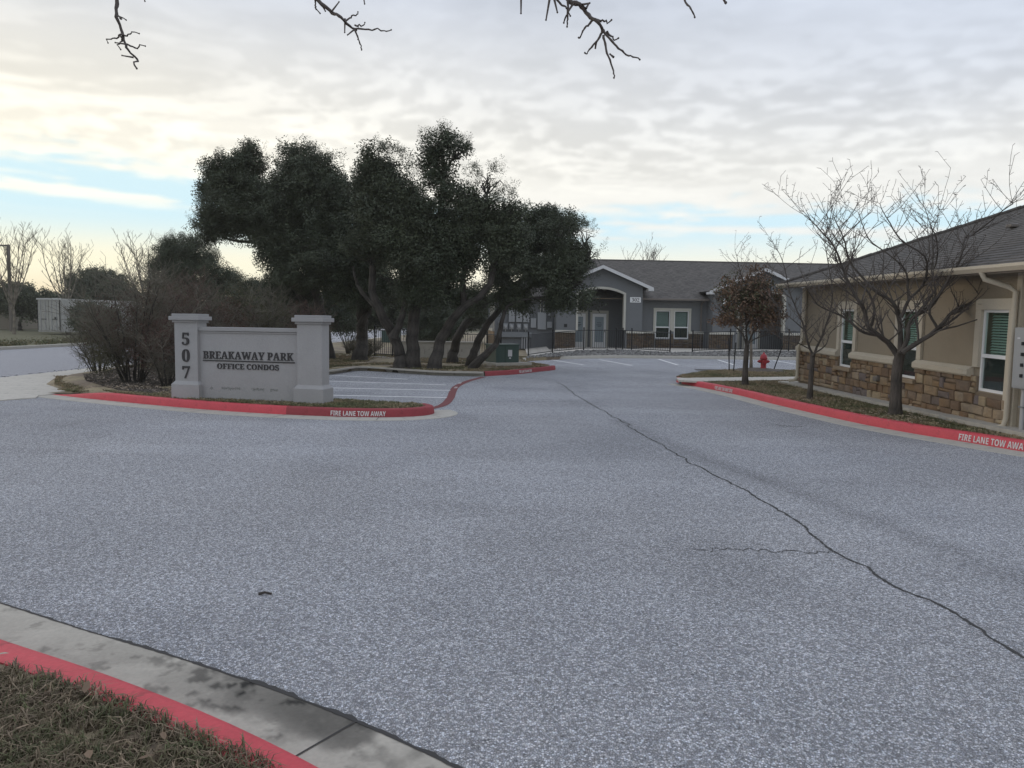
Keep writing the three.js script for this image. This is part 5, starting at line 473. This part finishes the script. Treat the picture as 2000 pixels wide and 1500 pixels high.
{ const mk = (x, z, h, y = 0.4) => { const L = [[[[x, y, z], [x + 0.05, y + h * 0.18, z], [x, y + h * 0.3, z]], 0.1, 0.075]], r = rng(Math.round(-x * 10)); for (let k = 0; k < 9; k++) { const a = k * 0.7 + r(), sp = U(0.5, 2.0, r); L.push([[[x, y + h * U(0.2, 0.32, r), z], [x + Math.cos(a) * sp * 0.45, y + h * 0.5, z + Math.sin(a) * sp * 0.45], [x + Math.cos(a) * sp * 0.8, y + h * 0.75, z + Math.sin(a) * sp * 0.8], [x + Math.cos(a) * sp, y + h * U(0.88, 1.02, r), z + Math.sin(a) * sp]], 0.06, 0.015]); } return L; }, o = { ...pear, wob: 0.25, per: 2, prob: 0.55, l0: 0.6, l1: 1.8, tip: 0.009, deep: 0.6, spur: 0.1, side: 0.3, bark: M.barkPale, twig: M.twigGrey };
  [[-37.6, -58, 7.2, 'bare street tree right beside the far lamp post'], [-35.6, -61.5, 7.0, 'bare upright tree before the white container doors'], [-40.3, -57, 6.2, 'bare tree cut by the left edge of the picture'], [-27.5, -58, 6.8, 'bare pale tree rising behind the big twiggy shrub']].forEach(([x, z, h, l], k) => bareTree('bare_street_tree', l, mk(x, z, h), 20 + k, o, 'bare trees beyond the street')); bareTree('bare_street_tree', 'bare treetop showing above the roof of the grey building', mk(11.0, -64, 7.6, 0), 31, { ...o, twig: M.twig }, 'bare trees beyond the street'); }
// twiggy winter shrubs
function shrubGeo(seed, h, spread, stems, o) { const r = rng(seed), st = new B(), tw = new B(); for (let k = 0; k < stems; k++) { const a = r() * 6.3, s = spread * Math.sqrt(r()), hh = h * U(0.65, 1.05, r) * (1 - 0.25 * s / spread), P = []; for (let q = 0; q <= 8; q++) { const f = q / 8; P.push(new THREE.Vector3(Math.cos(a) * (0.16 * r() * 0.4 + 0.16 + s * Math.pow(f, 1.2)) + U(-.03, .03, r), -0.05 + hh * f, Math.sin(a) * (0.16 + s * Math.pow(f, 1.2)) + U(-.03, .03, r))); } st.tube(P, o.rad, 0.004, 5); for (let q = 2; q <= 8; q++) for (let c = 0; c < o.per; c++) { const b = r() * 6.3, d = new THREE.Vector3(Math.cos(b) * 0.8, U(0.1, 0.9, r), Math.sin(b) * 0.8).normalize(); grow(tw, P[q], d, U(o.l0, o.l1, r), 0.005, 1, r, o); } } return [st.geo(), tw.geo()]; }
const so = { wob: 0.45, up: 0.5, side: 0.5, spur: 0.25, tip: 0.0032, per: 5, l0: 0.25, l1: 0.75, rad: 0.022 };
{ const G = shrubGeo(3, 2.95, 1.15, 26, { ...so, per: 7 }), s = thing('twiggy_shrub', 'large bare many stemmed shrub left of the sign', 'shrub', [-9.1, 0.13, -18.4]); part(s, 'stems', G[0], M.barkDark); part(s, 'twigs', G[1], M.twigGrey); crown(s, [[-9.1, 1.5, -18.4, 1.0, 0.9, 0.9, 1], [-8.5, 1.0, -18.2, 0.7, 0.7, 0.7, 1]], leafSprig(11, 6, 0.1, 0.045, 0.02), M.leafRed, 330, 19, 'dry_leaves', 0.5); crown(s, [[-9.6, 0.75, -18.2, 0.75, 0.5, 0.6, 1]], leafSprig(12, 6, 0.1, 0.05, 0.018), M.leafOlive, 420, 21, 'green_leaves', 0.5); }
{ const G = [shrubGeo(5, 2.3, 0.9, 16, { ...so, per: 6 }), shrubGeo(6, 2.6, 0.8, 14, { ...so, per: 6 })], sp = leafSprig(13, 6, 0.12, 0.05, 0.024); [[-8.0, -17.7, 0.72, 0, 'reddish shrub filling the gap between big shrub and sign'], [-9.3, -21.4, 1.05, 1, 'tall twiggy shrub behind the left pillar of the sign'], [-8.3, -22.4, 1.0, 0, 'reddish twiggy shrub behind the middle left of the sign'], [-7.6, -23.6, 1.02, 1, 'grey twiggy shrub behind the middle of the sign'], [-7.3, -26.2, 1.0, 0, 'twiggy shrub behind the right half of the sign'], [-10.6, -23.5, 1.2, 1, 'tall pale twiggy shrub farther back above the big shrub'], [-9.4, -26.5, 1.3, 0, 'tall olive twiggy shrub at the back of the bed'], [-11.6, -27, 1.25, 1, 'twiggy shrub nearest the street at the back of the bed'], [-12.0, -22.2, 0.8, 0, 'low twiggy shrub at the edge of the footpath']].forEach(([x, z, sc, v, l], k) => { const s = thing('twiggy_shrub', l, 'shrub', [x, 0.13, z], k * 1.3, 'winter shrubs behind the sign'); s.scale.setScalar(sc); part(s, 'stems', G[v][0], M.barkDark); part(s, 'twigs', G[v][1], [M.twigGrey, M.twigRed, M.twigGrey][k % 3]); const h = new THREE.Group(); crown(h, [[0, 1.4, 0, 0.8, 0.85, 0.8, 1]], sp, k % 3 === 1 || k < 3 ? M.leafRed : M.leafOlive, 330, 30 + k, 'dry_leaves', 0.5); s.add(h.children[0]); }); }
{ const s = thing('small_bare_shrub', 'little leafless multi stem shrub right of the sign by the far lawn', 'shrub', [-7.7, 0.13, -36]); const b = new B(), r = rng(8); for (let k = 0; k < 7; k++) { const a = k * 0.9; b.tube([[0.05 * Math.cos(a), -0.05, 0.05 * Math.sin(a)], [0.15 * Math.cos(a), 0.4, 0.15 * Math.sin(a)], [0.45 * Math.cos(a), 1.0, 0.45 * Math.sin(a)], [0.6 * Math.cos(a), 1.6, 0.6 * Math.sin(a)]], 0.03, 0.01, 5); } part(s, 'stems', b, M.barkDark); }
{ const s = thing('dry_bush', 'rounded dry grey bush beside the short black fence', 'bush', [-6.6, 0.13, -33.6]); const G = shrubGeo(15, 0.75, 0.75, 26, { ...so, per: 5, l0: 0.12, l1: 0.35 }); part(s, 'stems', G[0], M.twigGrey); part(s, 'twigs', G[1], M.twigGrey); const h = new THREE.Group(); crown(h, [[0, 0.45, 0, 0.75, 0.5, 0.7, 1]], leafSprig(16, 6, 0.1, 0.05, 0.02), M.leafOlive, 500, 44, 'dry_leaves', 0.5); s.add(h.children[0]); }
// tree over the camera: only the tips of its boughs hang into view
{ const t = thing('overhanging_tree', 'bare tree whose twig tips hang into the top of the view', 'tree', [-0.7, 0.12, 2.6]); const O = [-0.7, 0.12, 2.6], v = p => new THREE.Vector3(p[0] - O[0], p[1] - O[1], p[2] - O[2]); part(t, 'trunk', new B().tube([[0, -0.1, 0], [0.03, 0.8, 0.02], [0, 1.7, 0], [0.02, 2.4, -0.05]], 0.13, 0.09, 12), M.bark); const OV = [[[[-1.25,2.79,-2.5],[-1.26,2.69,-2.5],[-1.26,2.65,-2.5],[-1.25,2.6,-2.5],[-1.23,2.55,-2.5],[-1.21,2.52,-2.5],[-1.19,2.48,-2.5]],0.0065,0.0022],[[[-1.26,2.65,-2.5],[-1.25,2.64,-2.5],[-1.24,2.64,-2.5]],0.003,0.0016],[[[-1.25,2.59,-2.5],[-1.23,2.59,-2.5],[-1.2,2.6,-2.5]],0.003,0.0016],[[[-1.25,2.59,-2.5],[-1.27,2.58,-2.5],[-1.3,2.57,-2.5]],0.003,0.0016],[[[-1.25,2.59,-2.5],[-1.25,2.57,-2.5],[-1.26,2.55,-2.5]],0.003,0.0016],[[[-1.23,2.56,-2.5],[-1.2,2.55,-2.5],[-1.18,2.56,-2.5]],0.003,0.0016],[[[-1.23,2.56,-2.5],[-1.26,2.56,-2.5]],0.003,0.0016],[[[-1.21,2.52,-2.5],[-1.24,2.52,-2.5]],0.003,0.0016],[[[-1.18,2.73,-2.5],[-1.17,2.69,-2.5]],0.003,0.0016],[[[-0.64,2.75,-2.4],[-0.6,2.66,-2.4],[-0.56,2.63,-2.4],[-0.52,2.6,-2.4],[-0.49,2.58,-2.4]],0.0075,0.003],[[[-0.49,2.58,-2.4],[-0.43,2.58,-2.4],[-0.38,2.58,-2.4]],0.003,0.0016],[[[-0.49,2.58,-2.4],[-0.48,2.55,-2.4],[-0.47,2.52,-2.4]],0.003,0.0016],[[[-0.49,2.59,-2.4],[-0.48,2.59,-2.4],[-0.46,2.6,-2.4]],0.003,0.0016],[[[-0.52,2.6,-2.4],[-0.5,2.62,-2.4],[-0.48,2.63,-2.4]],0.003,0.0016],[[[-0.52,2.61,-2.4],[-0.52,2.57,-2.4]],0.003,0.0016],[[[-0.49,2.58,-2.4],[-0.51,2.56,-2.4]],0.003,0.0016],[[[-0.56,2.63,-2.4],[-0.54,2.66,-2.4]],0.003,0.0016],[[[-0.61,2.66,-2.4],[-0.61,2.66,-2.4],[-0.61,2.64,-2.4],[-0.6,2.63,-2.4]],0.003,0.0016],[[[-0.59,2.65,-2.4],[-0.58,2.63,-2.4]],0.003,0.0016],[[[-0.47,2.71,-2.4],[-0.46,2.65,-2.4]],0.003,0.0016],[[[0.1,2.67,-2.2],[0.15,2.59,-2.2],[0.18,2.58,-2.2],[0.21,2.54,-2.2],[0.24,2.51,-2.2]],0.0085,0.004],[[[0.24,2.51,-2.2],[0.28,2.47,-2.2],[0.31,2.45,-2.2],[0.34,2.43,-2.2]],0.0036,0.0018],[[[0.24,2.5,-2.2],[0.25,2.46,-2.2],[0.27,2.41,-2.2],[0.27,2.38,-2.2]],0.0036,0.0018],[[[0.24,2.51,-2.2],[0.21,2.47,-2.2],[0.19,2.45,-2.2]],0.0036,0.0018],[[[0.21,2.54,-2.2],[0.19,2.52,-2.2],[0.17,2.49,-2.2]],0.0036,0.0018],[[[0.22,2.54,-2.2],[0.24,2.54,-2.2],[0.26,2.54,-2.2]],0.0036,0.0018],[[[0.25,2.51,-2.2],[0.26,2.5,-2.2],[0.28,2.49,-2.2]],0.0036,0.0018],[[[0.14,2.61,-2.2],[0.14,2.55,-2.2],[0.14,2.53,-2.2]],0.0036,0.0018],[[[0.09,2.6,-2.2],[0.08,2.54,-2.2]],0.0036,0.0018],[[[0.16,2.59,-2.2],[0.14,2.56,-2.2],[0.13,2.54,-2.2]],0.0036,0.0018],[[[0.1,2.6,-2.2],[0.11,2.56,-2.2]],0.0036,0.0018],[[[0.1,2.6,-2.2],[0.13,2.58,-2.2],[0.15,2.56,-2.2]],0.0036,0.0018],[[[0.01,2.62,-2.2],[0.01,2.56,-2.2]],0.0036,0.0018],[[[0.18,2.58,-2.2],[0.2,2.59,-2.2]],0.0036,0.0018],[[[0.19,2.57,-2.2],[0.2,2.59,-2.2]],0.0036,0.0018],[[[0.27,2.44,-2.2],[0.26,2.45,-2.2]],0.0036,0.0018],[[[0.22,2.48,-2.2],[0.22,2.47,-2.2]],0.0036,0.0018],[[[0.46,2.71,-2.3],[0.49,2.62,-2.3],[0.51,2.58,-2.3]],0.004,0.002],[[[0.57,2.68,-2.3],[0.6,2.63,-2.3]],0.004,0.003]]; const starts = OV.filter(q => q[0][0][1] > 2.85 && q[1] >= 0.0039); starts.forEach(([pts, r0]) => { const e = v(pts[0]), m = new THREE.Vector3(e.x * 0.6, e.y + 0.55, e.z * 0.55), c = new THREE.Vector3(e.x * 0.95, e.y + 0.22, e.z * 0.93); part(t, 'limb', new B().tube(smooth([[0.01, 2.2, -0.03], m.toArray(), c.toArray(), e.toArray()], 18), 0.05, r0, 7), M.bark); }); const tw = new B(); for (const [pts, a, b] of OV) { const P = pts.length > 2 ? smooth(pts, pts.length * 4).map(p => v(p.toArray())) : pts.map(v); const r = rng(Math.round(pts[0][0] * 1000) + 7); P.forEach((p, k) => { if (k) { p.x += (r() - 0.5) * 0.003; p.y += (r() - 0.5) * 0.003; p.z += (fbm(k * 0.3, pts[0][0] * 9, 2, 3) - 0.5) * 0.12 * (k / P.length); } }); tw.tube(P, f => mix(a, b, f) * (1 + 0.12 * Math.sin(f * 40)), 0, 7); const e = P[P.length - 1]; tw.lathe([[0.0005, -b * 1.6], [b * 1.5, -b * 0.4], [b * 1.4, b * 0.9], [0.0004, b * 1.8]], e.x, e.y, e.z, 6); } part(t, 'twigs', tw, M.overTwig); }

// ================================================================ GRASS AND LITTER
function inside(x, z, P) { let c = false; for (let i = 0, j = P.length - 1; i < P.length; j = i++) { const [xi, zi] = P[i], [xj, zj] = P[j]; if ((zi > z) !== (zj > z) && x < (xj - xi) * (z - zi) / (zj - zi) + xi) c = !c; } return c; }
function tuft(seed, n, h, w) { const r = rng(seed), b = new B(); for (let k = 0; k < n; k++) { const a = r() * 6.3, l = h * U(0.4, 1.1, r), lean = U(0.3, 1.3, r), ox = (r() - 0.5) * h * 0.9, oz = (r() - 0.5) * h * 0.9, dx = Math.cos(a), dz = Math.sin(a), m = [ox + dx * l * lean * 0.35, l * 0.6, oz + dz * l * lean * 0.35], t = [ox + dx * l * lean, l * (0.95 - lean * 0.45), oz + dz * l * lean], s = [-dz * w / 2, dx * w / 2]; b.poly([[ox - s[0], 0, oz - s[1]], [ox + s[0], 0, oz + s[1]], [m[0] + s[0] * 0.8, m[1], m[2] + s[1] * 0.8], [m[0] - s[0] * 0.8, m[1], m[2] - s[1] * 0.8]]); b.poly([[m[0] - s[0] * 0.8, m[1], m[2] - s[1] * 0.8], [m[0] + s[0] * 0.8, m[1], m[2] + s[1] * 0.8], t]); } return b.geo(); }
function grass(label, P, box, n, geo, pal, seed, sc, keep = () => true, y = 0.135) { const r = rng(seed), T = []; let g = 0; while (T.length < n && g++ < n * 6) { const x = U(box[0], box[1], r), z = U(box[2], box[3], r); if (inside(x, z, P) && keep(x, z, r)) T.push([x, z]); } const m = new THREE.InstancedMesh(geo, M.blade, T.length), M4 = new THREE.Matrix4(), q = new THREE.Quaternion(), up = new THREE.Vector3(0, 1, 0); T.forEach(([x, z], k) => { q.setFromAxisAngle(up, r() * 6.3); const s = U(sc[0], sc[1], r); M4.compose(new THREE.Vector3(x, y, z), q, new THREE.Vector3(s, s * U(0.7, 1.2, r), s)); m.setMatrixAt(k, M4); const f = fbm(x * 1.1, z * 1.1, 3, seed), c = pal[Math.min(pal.length - 1, Math.floor(clamp(f * 1.5 - 0.25 + (r() - 0.5) * 0.6, 0, 0.999) * pal.length))], l = U(0.7, 1.3, r); m.setColorAt(k, lin(c[0] * l, c[1] * l, c[2] * l)); }); m.name = numbered('grass'); scene.add(tag(m, label, 'grass', null, 'stuff')); }
const dry = [[0.20, 0.145, 0.095], [0.135, 0.098, 0.068], [0.25, 0.19, 0.13], [0.165, 0.125, 0.082], [0.13, 0.11, 0.062], [0.095, 0.10, 0.045]], straw = [[0.27, 0.21, 0.12], [0.21, 0.16, 0.095], [0.31, 0.25, 0.15], [0.16, 0.14, 0.07], [0.11, 0.115, 0.05]];
grass('short winter grass on the near verge', verge, [-6.5, 0.9, -5.2, 0.5], 36000, tuft(1, 12, 0.06, 0.0042), dry, 301, [0.7, 1.5], (x, z) => fbm(x * 2.2, z * 2.2, 3, 311) > 0.33);
const tf = tuft(2, 9, 0.06, 0.009), notMulch = (x, z, r) => Math.hypot(x - 8.7, z + 27.1) > 0.9 && !(x > 7.35 && z > -21.4) && !(z < -21.2 && z > -24.7 && Math.abs((z + 21.3) - (x - 5) * -0.35 + 0.5) < 0.65);
grass('dry grass on the island before the tan building', lawnR, [4.9, 12, -28, -8.5], 16000, tf, straw, 302, [0.7, 1.4], notMulch);
grass('dry grass round the sign', lawnL, [-10, -1.4, -17.4, -13.4], 5200, tf, straw, 303, [0.6, 1.3], (x, z) => !(x < -7.3 && z < -16.0 - (x + 8) * -0.5) || fbm(x, z, 2, 5) > 0.6);
grass('dry grass on the bank beside the footpath', [[-8.2, -15.7], [-9.05, -16.2], [-10.1, -17.0], [-10.2, -17.5], [-10.85, -18.2], [-12.4, -20.8], [-12, -20.9], [-11.2, -19.3], [-9.65, -17.6], [-8.7, -16.5]], [-12.6, -8, -21, -15.6], 1500, tf, straw, 307, [0.6, 1.3], () => true, 0.075);
{ const r = rng(421), n = 5200, m = new THREE.InstancedMesh(new THREE.BoxGeometry(1, 0.3, 0.35), M.gravel, n), M4 = new THREE.Matrix4(), q = new THREE.Quaternion(), e = new THREE.Euler(); let k = 0; while (k < n) { const x = U(-12.3, -6.3, r), z = -15.5 - 9.5 * r() * Math.sqrt(r()); if (!inside(x, z, mulchBed)) continue; e.set(U(-0.4, 0.4, r), r() * 6.3, U(-0.4, 0.4, r)); q.setFromEuler(e); const s = U(0.02, 0.075, r); M4.compose(new THREE.Vector3(x, 0.152 + 0.012 * r(), z), q, new THREE.Vector3(s, s * 0.7, s)); m.setMatrixAt(k, M4); const l = r() < 0.12 ? U(0.2, 0.4, r) : U(0.04, 0.13, r); m.setColorAt(k++, lin(l * 1.1, l * 0.9, l * 0.72)); } m.name = 'mulch_chips'; scene.add(tag(m, 'bark chips and leaf litter on the mulch bed', 'mulch', null, 'stuff')); }
grass('straw coloured grass under the oaks', lawnL, [-12.4, 1.5, -36, -24], 15000, tuft(4, 8, 0.07, 0.013), straw, 304, [0.7, 1.5], (x, z) => fbm(x * 0.6, z * 0.6, 3, 9) > 0.36);
{ const v = [[-60, -20], [-26.2, -20], [-26.2, -75], [-60, -75]]; grass('green grass on the verge across the street', v, [-50, -26.2, -72, -34], 9000, tuft(6, 8, 0.16, 0.03), [[0.10, 0.10, 0.045], [0.14, 0.12, 0.06], [0.08, 0.09, 0.04]], 306, [0.8, 1.5]); }
{ const r = rng(401), g = new B(), Q = [[0, 0, 0], [0.012, 0.004, -0.02], [0.010, 0.008, -0.045], [0, 0.006, -0.066], [-0.010, 0.007, -0.045], [-0.012, 0.003, -0.02]]; g.poly([Q[0], Q[1], Q[2], Q[3]]); g.poly([Q[0], Q[3], Q[4], Q[5]]); const geo = g.geo(); const pal = [std(0.42, 0.37, 0.30, { side: THREE.DoubleSide }), std(0.26, 0.19, 0.13, { side: THREE.DoubleSide }), std(0.17, 0.115, 0.075, { side: THREE.DoubleSide })];
  const L = []; let gd = 0; while (L.length < 54 && gd++ < 2000) { const x = U(-2.8, 0.3, r), z = U(-3.5, -1.7, r); if (inside(x, z, verge)) L.push([x, z]); } const lit = new THREE.Group(); L.forEach(([x, z], k) => { const m = part(scene, 'fallen_leaf', geo, pal[k % 3 === 0 ? 0 : 1 + (k % 2)]); m.position.set(x, 0.185 + r() * 0.015, z); m.rotation.set(U(-0.25, 0.25, r), r() * 6.3, U(-0.25, 0.25, r)); m.scale.setScalar(U(0.8, 1.4, r)); tag(m, ['pale fallen leaf on the near grass verge', 'brown fallen leaf on the near grass verge', 'dark brown fallen leaf on the near grass verge'][k % 3 === 0 ? 0 : 1 + (k % 2)], 'leaf', 'leaves fallen on the near verge'); }); }
{ const r = rng(411), b = new B(); for (let k = 0; k < 900; k++) { const c = r() < 0.5 ? [6.9, -13.4, 0.8, 1.2] : r() < 0.5 ? [6.4, -16.4, 0.5, 1.0] : [-8.4, -16.9, 1.1, 0.6], x = c[0] + (r() + r() - 1) * c[2], z = c[1] + (r() + r() - 1) * c[3], a = r() * 6.3, s = U(0.02, 0.05, r), y = 0.165 + 0.02 * r(); b.poly([[x, y, z], [x + s * Math.cos(a), y + 0.01, z + s * Math.sin(a)], [x + s * 1.2 * Math.cos(a + 0.6), y, z + s * 1.2 * Math.sin(a + 0.6)]]); } tag(part(scene, 'leaf_litter', b, std(0.33, 0.26, 0.18, { side: THREE.DoubleSide }), 'stuff'), 'pale leaf litter scattered under the bare trees and shrub', 'leaf litter'); }

scene.traverse(o => { if (o.isMesh) { o.castShadow = true; o.receiveShadow = true; } delete o.userData.tips; delete o.userData.path; });
renderer.render(scene, camera);
